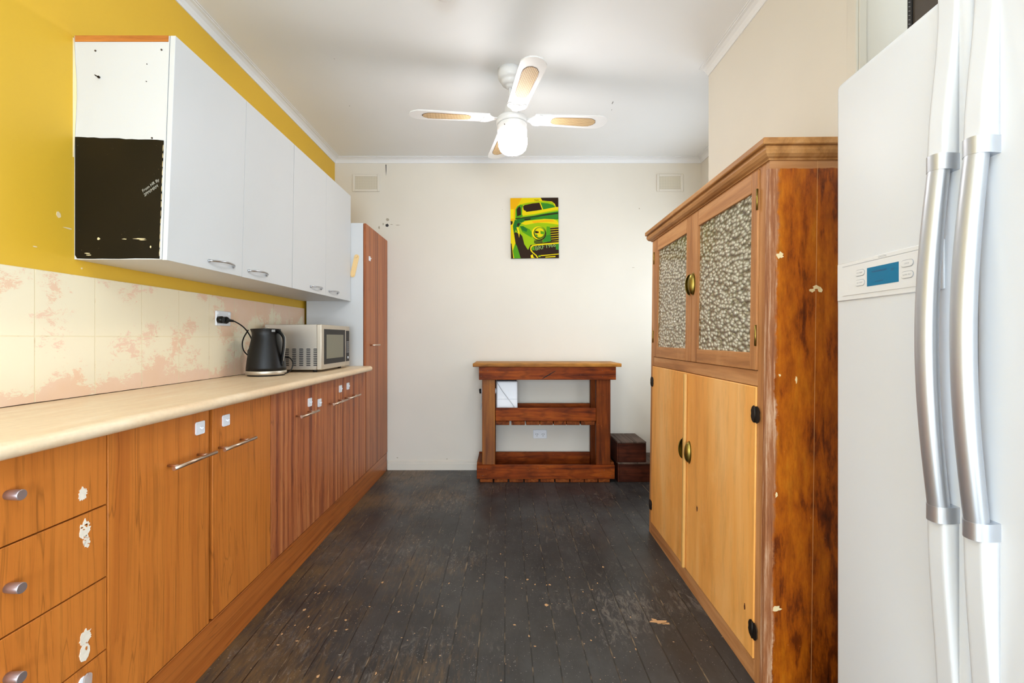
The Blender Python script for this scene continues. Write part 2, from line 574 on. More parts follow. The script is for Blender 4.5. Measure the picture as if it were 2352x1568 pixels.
def mk_mesh():
    k = NT('vent_mesh', '#cfc6b2', 0.6)
    x, y, z = k.sep()
    fx = k.math('ABSOLUTE', k.math('SUBTRACT', k.math('FRACT', k.math('DIVIDE', x, 0.0075)), 0.5))
    fz = k.math('ABSOLUTE', k.math('SUBTRACT', k.math('FRACT', k.math('DIVIDE', z, 0.0075)), 0.5))
    d = k.math('ADD', k.math('MULTIPLY', fx, fx), k.math('MULTIPLY', fz, fz))
    m = k.math('LESS_THAN', d, 0.06)
    k.col(k.mix(m, '#d2cab8', '#b0a690'))
    return k.m


M['mesh'] = mk_mesh()

# ------------------------------------------------------------------ mesh builder
ORG = {}


class MB:
    def __init__(s):
        s.bm = bmesh.new()
        s.mats = []
        s.mi = 0

    def mat(s, m):
        if m not in s.mats:
            s.mats.append(m)
        s.mi = s.mats.index(m)
        return s

    def _faces(s, fs, smooth=False):
        for f in fs:
            f.material_index = s.mi
            f.smooth = smooth

    def box(s, x0, x1, y0, y1, z0, z1, bev=0.0, seg=2, rot=None):
        vs = [s.bm.verts.new((x, y, z)) for x in (x0, x1) for y in (y0, y1) for z in (z0, z1)]
        q = [(0, 1, 3, 2), (4, 6, 7, 5), (0, 4, 5, 1), (2, 3, 7, 6), (0, 2, 6, 4), (1, 5, 7, 3)]
        fs = [s.bm.faces.new([vs[i] for i in f]) for f in q]
        s._faces(fs)
        if bev > 0:
            es = list({e for f in fs for e in f.edges})
            r = bmesh.ops.bevel(s.bm, geom=es, offset=bev, segments=seg, affect='EDGES', profile=0.5)
            s._faces(r['faces'], True)
            vs = list({v for f in r['faces'] for v in f.verts} | {v for v in vs if v.is_valid})
        if rot is not None:
            bmesh.ops.transform(s.bm, matrix=rot, verts=[v for v in vs if v.is_valid])
        return s

    def tube(s, pts, r, seg=12, caps=True, up=None, smooth=True):
        """round tube along points; r a number or a list of numbers or (ra, rb) pairs"""
        pts = [Vector(p) for p in pts]
        n = len(pts)
        rings = []
        prev = None
        for i, p in enumerate(pts):
            t = (pts[min(i + 1, n - 1)] - pts[max(i - 1, 0)]).normalized()
            if prev is None:
                a = Vector(up) if up else (Vector((0, 0, 1)) if abs(t.z) < 0.9 else Vector((1, 0, 0)))
            else:
                a = prev
            a = (a - t * a.dot(t)).normalized()
            prev = a
            b = t.cross(a)
            rr = r[i] if isinstance(r, list) else r
            ra, rb = rr if isinstance(rr, tuple) else (rr, rr)
            rings.append([s.bm.verts.new(p + a * (ra * math.cos(2 * PI * k / seg)) + b * (rb * math.sin(2 * PI * k / seg))) for k in range(seg)])
        fs = []
        for i in range(n - 1):
            for k in range(seg):
                fs.append(s.bm.faces.new((rings[i][k], rings[i][(k + 1) % seg], rings[i + 1][(k + 1) % seg], rings[i + 1][k])))
        s._faces(fs, smooth)
        if caps:
            s._faces([s.bm.faces.new(rings[0][::-1]), s.bm.faces.new(rings[-1])])
        return s

    def lathe(s, prof, c=(0, 0, 0), seg=40, sharp=False):
        """profile of (r, z) turned about the vertical through c"""
        rings = []
        for r, z in prof:
            if r < 1e-6:
                rings.append([s.bm.verts.new((c[0], c[1], c[2] + z))])
            else:
                rings.append([s.bm.verts.new((c[0] + r * math.cos(2 * PI * k / seg), c[1] + r * math.sin(2 * PI * k / seg), c[2] + z)) for k in range(seg)])
        fs = []
        for a, b in zip(rings, rings[1:]):
            for k in range(seg):
                k2 = (k + 1) % seg
                if len(a) == 1 and len(b) == 1:
                    continue
                if len(a) == 1:
                    fs.append(s.bm.faces.new((a[0], b[k2], b[k])))
                elif len(b) == 1:
                    fs.append(s.bm.faces.new((a[k], a[k2], b[0])))
                else:
                    fs.append(s.bm.faces.new((a[k], a[k2], b[k2], b[k])))
        s._faces(fs, True)
        return s

    def prism(s, poly, fa, fb, smooth=False):
        """extrude a 2-D outline between two maps (u, v) -> point"""
        a = [s.bm.verts.new(fa(*p)) for p in poly]
        b = [s.bm.verts.new(fb(*p)) for p in poly]
        n = len(poly)
        f0 = s.bm.faces.new(a)
        f1 = s.bm.faces.new(b[::-1])
        side = [s.bm.faces.new((a[i], b[i], b[(i + 1) % n], a[(i + 1) % n])) for i in range(n)]
        s._faces([f0, f1])
        s._faces(side, smooth)
        return s

    def face(s, pts):
        f = s.bm.faces.new([s.bm.verts.new(p) for p in pts])
        s._faces([f])
        return s

    def build(s, name, mat=None, parent=None, warp=None, org=None, rot=None, shade=False, angle=None):
        if mat is not None:
            s.mats = [mat] + [m for m in s.mats if m != mat] if not s.mats else s.mats
        bmesh.ops.recalc_face_normals(s.bm, faces=s.bm.faces)
        if warp:
            for v in s.bm.verts:
                v.co = Vector(warp(v.co))
        o_ = Vector(org) if org is not None else (ORG.get(parent.name, Vector((0, 0, 0))) if parent else Vector((0, 0, 0)))
        if o_.length > 0:
            for v in s.bm.verts:
                v.co -= o_
        me = bpy.data.meshes.new(name)
        s.bm.to_mesh(me)
        s.bm.free()
        for m in (s.mats or [mat]):
            me.materials.append(m)
        ob = bpy.data.objects.new(name, me)
        C.objects.link(ob)
        if parent:
            ob.parent = parent
            ORG[ob.name] = o_
        elif org is not None:
            ob.location = org
            ORG[ob.name] = o_
        return ob


def tag(o, label=None, cat=None, group=None, kind=None):
    for k, v in (('label', label), ('category', cat), ('group', group), ('kind', kind)):
        if v:
            o[k] = v
    return o


def thing(name, label, cat, loc, rot=(0, 0, 0), group=None, local=False):
    """an Empty at the base; local=True when the parts are written in its own frame"""
    o = bpy.data.objects.new(name, None)
    o.empty_display_size = 0.05
    C.objects.link(o)
    o.location = loc
    o.rotation_euler = rot
    ORG[o.name] = Vector((0, 0, 0)) if local else Vector(loc)
    return tag(o, label, cat, group)


def copy_tree(o, parent=None):
    c = o.copy()
    C.objects.link(c)
    c.parent = parent
    ORG[c.name] = ORG.get(o.name, Vector((0, 0, 0)))
    for ch in list(o.children):
        copy_tree(ch, c)
    return c


def struct(name, mb, mat=None, parent=None):
    o = mb.build(name, mat, parent)
    o['kind'] = 'structure'
    return o


def lettering(name, body, size, mat, parent, loc, rot, depth=0.0004, align='LEFT', shear=0.0):
    cu = bpy.data.curves.new(name, 'FONT')
    cu.body = body
    cu.size = size
    cu.extrude = depth
    cu.align_x = align
    cu.shear = shear
    tmp = bpy.data.objects.new(name, cu)
    C.objects.link(tmp)
    bpy.context.view_layer.update()
    dg = bpy.context.evaluated_depsgraph_get()
    me = bpy.data.meshes.new_from_object(tmp.evaluated_get(dg))
    bpy.data.objects.remove(tmp)
    me.materials.clear()
    me.materials.append(mat)
    ob = bpy.data.objects.new(name, me)
    C.objects.link(ob)
    ob.parent = parent
    ob.location = loc
    ob.rotation_euler = rot
    return ob


def blob(cx, cy, rx, ry, n=18, jag=0.25, seed=0):
    rnd = random.Random(seed)
    return [(cx + rx * (1 + rnd.uniform(-jag, jag)) * math.cos(2 * PI * i / n), cy + ry * (1 + rnd.uniform(-jag, jag)) * math.sin(2 * PI * i / n)) for i in range(n)]


def smooth_path(pts, n=8):
    """Catmull-Rom through the points"""
    P = [Vector(p) for p in pts]
    P = [P[0] * 2 - P[1]] + P + [P[-1] * 2 - P[-2]]
    out = []
    for i in range(1, len(P) - 2):
        for k in range(n):
            t = k / n
            a, b, c, d = P[i - 1], P[i], P[i + 1], P[i + 2]
            out.append(0.5 * ((2 * b) + (c - a) * t + (2 * a - 5 * b + 4 * c - d) * t * t + (3 * b - a - 3 * c + d) * t ** 3))
    out.append(P[-2])
    return out


# ================================================================== the room
XL, XN, XR, XB = -1.45, 1.147, 1.653, 2.0     # left wall, breast wall, recess wall, wall beside the camera
YB, YN0, YN1, YF = 3.856, 1.487, 2.575, -4.45  # rear wall in view, breast near / far face, wall behind the camera
H = 2.634

struct('floor', MB().box(XL - 0.1, XB + 0.1, YF - 0.1, YB + 0.1, -0.05, 0), M['floor'])
struct('ceiling', MB().box(XL - 0.1, XB + 0.1, YF - 0.1, YB + 0.1, H, H + 0.06), M['ceiling'])
struct('wall_left', MB().box(XL - 0.1, XL, YF - 0.1, YB + 0.1, 0, H), M['yellow_wall'])
struct('wall_back', MB().box(XL, XR + 0.35, YB, YB + 0.1, 0, H), M['cream_wall'])
struct('wall_right', MB().box(XN, XB, YN0, YN1, 0, H), M['cream_wall'])
struct('wall_recess', MB().box(XR, XB, YN1, YB, 0, H), M['cream_wall'])
struct('wall_side', MB().box(XB, XB + 0.1, YF - 0.1, YN0, 0, H), M['cream_wall'])
wx0, wx1, wz0, wz1 = -1.15, 1.55, 0.08, 2.20
m = MB()
m.box(XL, wx0, YF - 0.1, YF, 0, H)
m.box(wx1, XB, YF - 0.1, YF, 0, H)
m.box(wx0, wx1, YF - 0.1, YF, 0, wz0)
m.box(wx0, wx1, YF - 0.1, YF, wz1, H)
struct('wall_front', m, M['cream_wall'])
m = MB()
for x0, x1 in ((wx0, wx0 + 0.05), (wx1 - 0.05, wx1), (0.175, 0.225)):
    m.box(x0, x1, YF - 0.08, YF - 0.02, wz0, wz1)
for z0, z1 in ((wz0, wz0 + 0.05), (wz1 - 0.05, wz1)):
    m.box(wx0 + 0.05, 0.175, YF - 0.08, YF - 0.02, z0, z1)
    m.box(0.225, wx1 - 0.05, YF - 0.08, YF - 0.02, z0, z1)
struct('added_window_1', m, M['white_edge'])  # frame of an invented, unseen window, added for the rear area light


m = MB()
for y0, y1, z0, z1 in ((2.77, 2.82, 0.85, 2.05), (3.62, 3.67, 0.85, 2.05), (2.82, 3.62, 0.85, 0.90), (2.82, 3.62, 2.0, 2.05)):
    m.box(XR - 0.02, XR - 0.0005, y0, y1, z0, z1)
struct('added_window_2', m, M['white_edge'])  # frame added round the recess area light, on solid wall
for nm, xa, xb_ in (('added_window_3', XL + 0.0005, XL + 0.04), ('added_window_4', XB - 0.04, XB - 0.0005)):
    m = MB()
    for y0, y1, z0, z1 in ((-1.67, -1.61, 0.04, 2.18), (-0.28, -0.22, 0.04, 2.18), (-1.61, -0.28, 0.04, 0.09), (-1.61, -0.28, 2.12, 2.18)):
        m.box(xa, xb_, y0, y1, z0, z1)
    struct(nm, m, M['white_edge'])  # unseen frames added round the two side area lights, on solid walls


def cornice(name, pts, s0=None):
    """small coved cornice along wall points; pts = [(wall x, wall y)], inward normal on the left of travel, mitred"""
    prof = [(0.0, -0.040), (0.005, -0.040), (0.009, -0.030), (0.019, -0.017), (0.034, -0.008), (0.046, -0.006), (0.047, -0.003), (0.055, -0.003), (0.055, 0.0), (0.0, 0.0)]
    m = MB()
    n = len(pts)
    rings = []
    for i, p in enumerate(pts):
        d0 = (Vector(pts[i]) - Vector(pts[i - 1])).normalized() if i > 0 else None
        d1 = (Vector(pts[i + 1]) - Vector(pts[i])).normalized() if i < n - 1 else None
        ns = [Vector((-d.y, d.x)) for d in (d0, d1) if d is not None]
        nn = sum(ns, Vector((0, 0))) / len(ns)
        nn = nn / nn.length_squared if len(ns) == 2 else nn
        rings.append([m.bm.verts.new((p[0] + nn.x * o, p[1] + nn.y * o, H + z)) for o, z in prof])
    fs = []
    for a, b in zip(rings, rings[1:]):
        for k in range(len(prof)):
            k2 = (k + 1) % len(prof)
            fs.append(m.bm.faces.new((a[k], a[k2], b[k2], b[k])))
    fs.append(m.bm.faces.new(rings[0]))
    fs.append(m.bm.faces.new(rings[-1][::-1]))
    m._faces(fs)
    return struct(name, m, M['cornice'])


cornice('trim_1', [(XR, YN1 + 0.0), (XR, YB), (XL, YB), (XL, YF)])
cornice('trim_2', [(XN, YN0), (XN, YN1)])
# white corner bead on the near end of the breast wall
struct('trim_3', MB().box(XN - 0.008, XN + 0.002, YN0 - 0.006, YN0 + 0.034, 0, H - 0.04, 0.003).box(XN + 0.002, XN + 0.028, YN0 - 0.008, YN0, 0, H, 0.003), M['skirting'])
# skirting boards
m = MB()
m.prism([(0, 0), (-0.018, 0), (-0.018, 0.052), (-0.014, 0.056), (-0.014, 0.071), (-0.006, 0.078), (0, 0.078)],
        lambda u, v: (XL + 0.45, YB + u, v), lambda u, v: (XR, YB + u, v))
struct('baseboard_back', m, M['skirting'])
m = MB()
m.prism([(0, 0), (-0.018, 0), (-0.018, 0.052), (-0.014, 0.071), (-0.006, 0.078), (0, 0.078)],
        lambda u, v: (XR + u, YN1, v), lambda u, v: (XR + u, YB - 0.019, v))
struct('baseboard_right', m, M['skirting'])


# ================================================================== tiles, sockets and vents
sp = MB().box(XL + 0.0005, XL + 0.008, 0.35, 3.257, 0.9142, 1.325).build('tile_splashback', M['tiles'])
tag(sp, 'cream painted wall tiles with worn pink patches behind the benchtop', 'splashback')


def vent(x0, x1, z0, z1, label):
    t = thing('wall_vent', label, 'vent', ((x0 + x1) / 2, YB, z0), group='wall vents under the cornice')
    fr = MB()
    b = 0.02
    y0, y1 = YB - 0.010, YB - 0.0005
    fr.box(x0, x0 + b, y0, y1, z0, z1, 0.003)
    fr.box(x1 - b, x1, y0, y1, z0, z1, 0.003)
    fr.box(x0 + b, x1 - b, y0, y1, z0, z0 + b, 0.003)
    fr.box(x0 + b, x1 - b, y0, y1, z1 - b, z1, 0.003)
    fr.build('vent_frame', M['cream_wall'], t)
    MB().box(x0 + b, x1 - b, YB - 0.005, YB - 0.001, z0 + b, z1 - b).build('vent_mesh', M['mesh'], t)


vent(-1.298, -1.068, 2.352, 2.498, 'cream rectangular wall vent at the upper left, above the tall pantry')
vent(1.277, 1.500, 2.354, 2.500, 'cream rectangular wall vent at the upper right, above the old dresser')


def socket(name, label, place, plug=False, group=None):
    """double power point; built on the plane u (right), v (up), w (out)"""
    t = thing(name, label, 'socket', place(0, 0, 0), group=group)

    def bx(u0, u1, v0, v1, w0, w1, bev=0.0):
        a, b = Vector(place(u0, v0, w0)), Vector(place(u1, v1, w1))
        m = MB()
        m.box(min(a.x, b.x), max(a.x, b.x), min(a.y, b.y), max(a.y, b.y), min(a.z, b.z), max(a.z, b.z), bev)
        return m
    bx(-0.058, 0.058, -0.037, 0.037, 0.0, 0.010, 0.003).build('plate', M['socket_white'], t)
    for sx in (-1, 1):
        bx(sx * 0.046 - 0.007, sx * 0.046 + 0.007, 0.018, 0.031, 0.0101, 0.0135, 0.001).build('switch', M['white_plastic'], t)
        m = MB()
        for du, dv, a in ((-0.008, 0.004, 0.5), (0.008, 0.004, -0.5), (0, -0.011, 0)):
            c = Vector((sx * 0.026 + du, -0.004 + dv))
            d = Vector((math.sin(a), math.cos(a))) * 0.0045
            e = Vector((d.y, -d.x)).normalized() * 0.0018
            q = [c - d - e, c - d + e, c + d + e, c + d - e]
            m.prism([(p.x, p.y) for p in q], lambda u, v: place(u, v, 0.0100), lambda u, v: place(u, v, 0.0104))
        m.build('pin_slots', M['dark_slot'], t)
    return t


socket('wall_socket', 'white double power socket low on the back wall, seen under the console table', lambda u, v, w: (0.288 + u, YB - w, 0.302 + v))
XS = XL + 0.008
socket('wall_socket', 'white double power socket on the tiles with the black kettle plug in it', lambda u, v, w: (XS + w, 2.311 + u, 1.213 + v))

# marks on the back wall
m = MB()
yb = YB - 0.0006


def decal_xz(m, pts):
    m.prism(pts, lambda u, v: (u, YB - 0.0012, v), lambda u, v: (u, YB - 0.0001, v))


m.mat(M['dark_slot'])
decal_xz(m, blob(-1.006, 2.068, 0.013, 0.014, 14, 0.25, 3))
decal_xz(m, [(-1.020, 2.583), (-1.013, 2.583), (-1.013, 2.53), (-1.016, 2.49)])
m.mat(plain('grey_scuff', '#aba08c', 0.7))
for k, (x, z, rx, rz) in enumerate(((-1.005, 2.115, 0.012, 0.012), (-0.97, 2.075, 0.012, 0.003), (-1.04, 2.08, 0.004, 0.011), (-0.92, 2.071, 0.02, 0.003), (-1.075, 2.05, 0.006, 0.012),
                                    (1.13, 2.21, 0.004, 0.005), (1.08, 1.71, 0.01, 0.002), (-0.03, 2.2, 0.002, 0.003), (-0.92, 0.10, 0.01, 0.003), (-0.5, 0.09, 0.008, 0.003))):
    decal_xz(m, blob(x, z, rx, rz, 10, 0.4, k + 20))
mk = m.build('wall_scuffs', None, bpy.data.objects['wall_back'])


m = MB()
for k, (y, z, ry, rz) in enumerate(((1.474, 1.513, 0.009, 0.009), (1.505, 1.477, 0.014, 0.0025), (1.40, 1.395, 0.006, 0.002), (1.555, 1.352, 0.003, 0.003))):
    m.prism(blob(y, z, ry, rz, 12, 0.35, k + 60), lambda u, v: (XL + 0.0001, u, v), lambda u, v: (XL + 0.0009, u, v))
m.build('wall_chips', M['cream_chip'], bpy.data.objects['wall_left'])
chip_m = plain('bare_timber_chip', '#c79b6c', 0.7)
chip_g = plain('pale_scratch', '#a29a8e', 0.7)
m = MB()
m.mats = []
rc = random.Random(12)
spots_ = [(0.605, 1.785, 0.030, 0.010), (0.585, 1.80, 0.010, 0.006), (0.625, 1.775, 0.018, 0.006), (0.10, 2.10, 0.006, 0.006), (0.17, 1.90, 0.008, 0.008)]
for _ in range(26):
    spots_.append((rc.uniform(-0.85, -0.25), rc.uniform(1.48, 2.1), rc.uniform(0.002, 0.007), rc.uniform(0.002, 0.007)))
for _ in range(20):
    spots_.append((rc.uniform(-0.25, 0.55), rc.uniform(1.48, 2.4), rc.uniform(0.002, 0.005), rc.uniform(0.002, 0.006)))
for k, (x, y, rx, ry) in enumerate(spots_):
    m.mat(chip_m)
    m.prism(blob(x, y, rx, ry, 10, 0.5, k + 80), lambda u, v: (u, v, 0.0001), lambda u, v: (u, v, 0.0006))
for k in range(44):
    m.mat(chip_g)
    x, y, a = rc.uniform(-0.7, 0.6), rc.uniform(1.5, 3.3), rc.uniform(0, PI)
    L_ = rc.uniform(0.008, 0.022)
    dx, dy = math.cos(a) * L_, math.sin(a) * L_
    m.prism([(x, y), (x + dx * 0.5 + 0.001, y + dy * 0.5 - 0.002), (x + dx, y + dy), (x + dx * 0.5, y + dy * 0.5)], lambda u, v: (u, v, 0.0001), lambda u, v: (u, v, 0.0005))
m.build('floor_scars', None, bpy.data.objects['floor'])


# ================================================================== lower kitchen cabinets (left)
DX0, DX1 = -1.0215, -1.0035          # door back and front planes
ZB0, ZB1 = 0.150, 0.872
G = 0.0015


def carcass(t, y0, y1, z0=0.150, z1=0.873, mat=None):
    m = MB()
    m.box(XL + 0.012, DX0 - 0.001, y0 + 0.001, y0 + 0.017, z0, z1)
    m.box(XL + 0.012, DX0 - 0.001, y1 - 0.017, y1 - 0.001, z0, z1)
    m.box(XL + 0.012, DX0 - 0.001, y0 + 0.017, y1 - 0.017, z0, z0 + 0.016)
    m.box(XL + 0.012, DX0 - 0.001, y0 + 0.017, y1 - 0.017, z1 - 0.016, z1)
    m.box(XL + 0.012, XL + 0.018, y0 + 0.017, y1 - 0.017, z0 + 0.016, z1 - 0.016)
    return m.build('carcass', mat or M['teak_dark_gap'], t)


def bar_handle(y0, y1, z, parent, x=-0.962, r=0.006):
    m = MB()
    m.tube([(x, y0, z), (x, y1, z)], r, 14)
    for yy in (y0 + (y1 - y0) * 0.17, y1 - (y1 - y0) * 0.17):
        m.tube([(DX1, yy, z), (x, yy, z)], 0.0042, 10)
    o = m.build('bar_handle', M['bar_handle'], parent)
    return o


def door(t, y0, y1, mat, handle=None, hz=0.735, z0=ZB0 + 0.001, z1=ZB1):
    d = MB().box(DX0, DX1, y0 + G, y1 - G, z0, z1, 0.0012, 1).build('door', mat, t)
    if handle:
        bar_handle(handle[0], handle[1], hz, d)
    return d


# drawer unit
t = thing('drawer_cabinet', 'orange wood-grain bank of four drawers with round knobs, nearest unit under the benchtop', 'drawer unit', (-1.2, 0.92, 0))
ORG[t.name] = Vector(t.location)
carcass(t, 0.69, 1.144)
zs = [(0.151, 0.3315), (0.3345, 0.5135), (0.5165, 0.6945), (0.6975, 0.872)]
kz = [0.245, 0.431, 0.611, 0.7985]
marks = {3: [(1.078, 0.745, 0.011, 0.014, 1)], 2: [(1.083, 0.660, 0.013, 0.019, 2), (1.088, 0.628, 0.008, 0.014, 3)], 1: [(1.086, 0.401, 0.014, 0.016, 4), (1.083, 0.366, 0.013, 0.021, 5)]}
for i, (z0, z1) in enumerate(zs):
    d = MB().box(DX0, DX1, 0.69 + G, 1.1435, z0, z1, 0.0014, 1).build('drawer', M['teak'], t)
    m = MB()
    m.tube([(DX1, 0.916, kz[i]), (-0.990, 0.916, kz[i]), (-0.975, 0.916, kz[i]), (-0.9738, 0.916, kz[i])], [0.0095, 0.0105, 0.0108, 0.0098], 28)
    m.build('knob', M['knob'], d)
    for (yy, zz, ry, rz, sd) in marks.get(i, []):
        m = MB()
        m.mat(M['residue'])
        m.prism(blob(yy, zz, ry, rz, 30, 0.3 if sd != 5 else 0.08, sd), lambda u, v: (DX1 + 0.0001, u, v), lambda u, v: (DX1 + 0.0012, u, v))
        m.mat(M['teak'])
        if sd in (2, 5):
            m.prism(blob(yy + ry * 0.3, zz + rz * 0.35, ry * 0.26, rz * 0.22, 10, 0.35, sd + 9), lambda u, v: (DX1 + 0.0013, u, v), lambda u, v: (DX1 + 0.0014, u, v))
        if sd in (2, 3):
            for q in range(6):
                rq = random.Random(q + sd * 7)
                m.prism(blob(yy + rq.uniform(-0.8, 0.8) * ry, zz + rq.uniform(-0.8, 0.8) * rz, ry * 0.2, rz * 0.08, 8, 0.5, q), lambda u, v: (DX1 + 0.0013, u, v), lambda u, v: (DX1 + 0.0014, u, v))
        m.build('adhesive_residue', None, d)

# clear hook strip on the lowest drawer
hk = thing('plastic_hook', 'clear plastic hook on a white pad stuck to the lowest drawer front', 'hook', (DX1, 1.085, 0.285))
m = MB()
m.prism(blob(1.078, 0.290, 0.014, 0.022, 24, 0.02, 1), lambda u, v: (DX1 + 0.0001, u, v), lambda u, v: (DX1 + 0.003, u, v))
m.build('backing_pad', M['white_plastic'], hk)
m = MB()
pts = [(1.086 + 0.010 * math.cos(a) + 0.0, 0.304 + 0.010 * math.sin(a)) for a in [PI * k / 10 for k in range(11)]] + [(1.069, 0.236), (1.063, 0.226), (1.083, 0.226), (1.091, 0.236)]
m.prism([(p[0], p[1]) for p in pts], lambda u, v: (DX1 + 0.0032, u, v), lambda u, v: (DX1 + 0.0075, u, v))
hk2 = m.build('hook_body', M['clear'], hk)
MB().tube([(DX1 + 0.0078, 1.083, 0.284), (DX1 + 0.016, 1.083, 0.286)], [0.006, 0.004], 14).build('peg', M['white_plastic'], hk)

# orange double unit
t = thing('base_cabinet', 'orange wood-grain double-door base cabinet between the drawers and the darker units', 'cabinet', (-1.2, 1.54, 0), group='base cabinets under the benchtop')
carcass(t, 1.146, 1.941)
door(t, 1.146, 1.539, M['teak'], (1.318, 1.512))
door(t, 1.556, 1.941, M['teak'], (1.556, 1.752), 0.731)
MB().box(DX0 - 0.018, DX0 - 0.0008, 1.525, 1.572, ZB0 + 0.017, ZB1 - 0.018).build('centre_stile', M['teak_dark_gap'], t)
# reddish single unit
t = thing('base_cabinet', 'reddish dark-striped single-door base cabinet beside the orange doors', 'cabinet', (-1.2, 2.16, 0), group='base cabinets under the benchtop')
carcass(t, 1.943, 2.389)
door(t, 1.943, 2.389, M['rosewood'], (2.142, 2.342), 0.741)
# reddish double unit
t = thing('base_cabinet', 'reddish striped double-door base cabinet next to the tall pantry', 'cabinet', (-1.2, 2.82, 0), group='base cabinets under the benchtop')
carcass(t, 2.391, 3.256)
door(t, 2.391, 2.815, M['rosewood'], (2.545, 2.765), 0.741)
door(t, 2.817, 3.252, M['rosewood'], (2.80, 3.01), 0.741)

m = MB().box(XL + 0.012, DX1, 0.69, YB - 0.019, 0, 0.1475, 0.001, 1)
tag(m.build('plinth_board', M['plinth']), 'orange-brown plinth board running along the floor under all the base cabinets', 'plinth')

# benchtop
m = MB()
prof = [(XL + 0.0085, 0.914), (XL + 0.0085, 0.8775)]
cx, cz, r = -0.9735, 0.8958, 0.0182
for k in range(13):
    a = -PI / 2 + PI * k / 12
    prof.append((cx + r * math.cos(a), cz + r * math.sin(a)))
m.prism(prof, lambda u, v: (u, 0.66, v), lambda u, v: (u, 3.2565, v), smooth=False)
for f in m.bm.faces:
    if len(f.verts) == 4:
        f.smooth = True
ct = m.build('benchtop', M['counter'])
md = ct.modifiers.new('edge', 'EDGE_SPLIT')
md.split_angle = math.radians(35)
tag(ct, 'long cream laminate benchtop with rounded front edge over the base cabinets', 'countertop')

# tall pantry
t = thing('pantry_cabinet', 'tall reddish-brown pantry cupboard with white side against the back wall', 'pantry', (-1.2, 3.55, 0.148))
m = MB()
m.box(-1.428, -1.0225, 3.258, 3.274, 0.1485, 1.937)
m.box(-1.428, -1.0225, YB - 0.022, YB - 0.006, 0.1485, 1.937)
m.box(-1.428, -1.0225, 3.274, YB - 0.022, 0.1485, 0.165)
m.box(-1.428, -1.0225, 3.274, YB - 0.022, 1.921, 1.937)
m.box(-1.428, -1.422, 3.274, YB - 0.022, 0.165, 1.921)
m.build('carcass', M['white_door'], t)
d = MB().box(DX0, DX1, 3.262, YB - 0.004, 0.150, 1.936, 0.0012, 1).build('door', M['rosewood2'], t)
bar_handle(3.345, 3.50, 1.062, d, -0.968, 0.005)
MB().box(-1.0224, -1.0216, 3.2585, 3.2615, 0.15, 1.93).build('edge_strip', M['teak_dark_gap'], t)


# white square stick-on hooks
def stick_hook(y, z, label, size=0.042):
    t = thing('adhesive_hook', label, 'hook', (DX1, y, z), group='white stick-on hooks')
    h = size / 2
    MB().box(DX1 + 0.0002, DX1 + 0.003, y - h, y + h, z - h, z + h, 0.004, 2).build('pad', M['white_plastic'], t)
    m = MB()
    m.tube(smooth_path([(DX1 + 0.003, y, z + 0.002), (DX1 + 0.010, y, z - 0.003), (DX1 + 0.013, y, z + 0.004)], 4), 0.0028, 10)
    m.build('peg', M['white_plastic'], t)


stick_hook(1.490, 0.820, 'white square stick-on hook on the near orange door, left of the wide gap')
stick_hook(1.628, 0.820, 'white square stick-on hook on the far orange door, right of the wide gap', 0.040)
stick_hook(2.325, 0.786, 'white square stick-on hook above the handle of the single reddish door')
stick_hook(2.446, 0.7665, 'white square stick-on hook just right of the single reddish door, on the double unit')
stick_hook(2.755, 0.807, 'white square stick-on hook left of the gap on the last double unit')
stick_hook(2.885, 0.8095, 'white square stick-on hook right of the gap on the last double unit, nearest the pantry')
stick_hook(3.345, 1.697, 'small white stick-on hook high on the tall pantry door', 0.034)

# amber plastic strip on the pantry's white side
st = thing('plastic_strip_hook', 'amber plastic strip hook stuck slanting on the white pantry side', 'hook', (-1.082, 3.2575, 1.63))
m = MB()
pts = [(-1.082 + u * math.cos(-0.22) - v * math.sin(-0.22), 1.63 + u * math.sin(-0.22) + v * math.cos(-0.22)) for u, v in
       [(0.017 * math.cos(a), 0.066 + 0.017 * math.sin(a)) for a in [PI * k / 10 for k in range(11)]] + [(-0.017 * math.cos(a), -0.066 - 0.017 * math.sin(a)) for a in [PI * k / 10 for k in range(11)]]]
m.prism(pts, lambda u, v: (u, 3.2578, v), lambda u, v: (u, 3.251, v))
m.build('strip', M['amber_plastic'], st)
c, s_ = math.cos(-0.22), math.sin(-0.22)
for v in (-0.07, 0.068):
    m = MB()
    m.tube([(-1.082 - v * s_, 3.251, 1.63 + v * c), (-1.082 - v * s_, 3.243, 1.63 + v * c)], 0.008, 16)
    m.build('button', M['amber_plastic'], st)


# ================================================================== wall cabinets
WX = -1.110


def wwarp(v):
    k = 0.0
    if v.z < 2.13:
        k = 0.029 * max(0.0, min(1.0, (3.23 - v.y) / 1.70)) ** 1.3 * (2.13 - v.z) / 0.755
    f = (v.x - XL) / (WX - XL)
    return (v.x - k * max(0, min(1, f)), v.y, v.z)


def bow_handle(parent, y0, y1, z):
    m = MB()
    pts = []
    n = 18
    for i in range(n + 1):
        tt = i / n
        pts.append((WX + 0.001 + 0.026 * math.sin(PI * tt) ** 0.75, y0 + (y1 - y0) * tt, z - 0.004 + 0.004 * math.sin(PI * tt)))
    m.tube(pts, [(0.0038, 0.006 if 0 < i < n else 0.005) for i in range(n + 1)], 12)
    for yy in (y0, y1):
        m.tube([(WX + 0.0002, yy, z - 0.004), (WX + 0.004, yy, z - 0.004)], 0.0065, 12)
    return m.build('bow_handle', M['bow_handle'], parent, warp=wwarp)


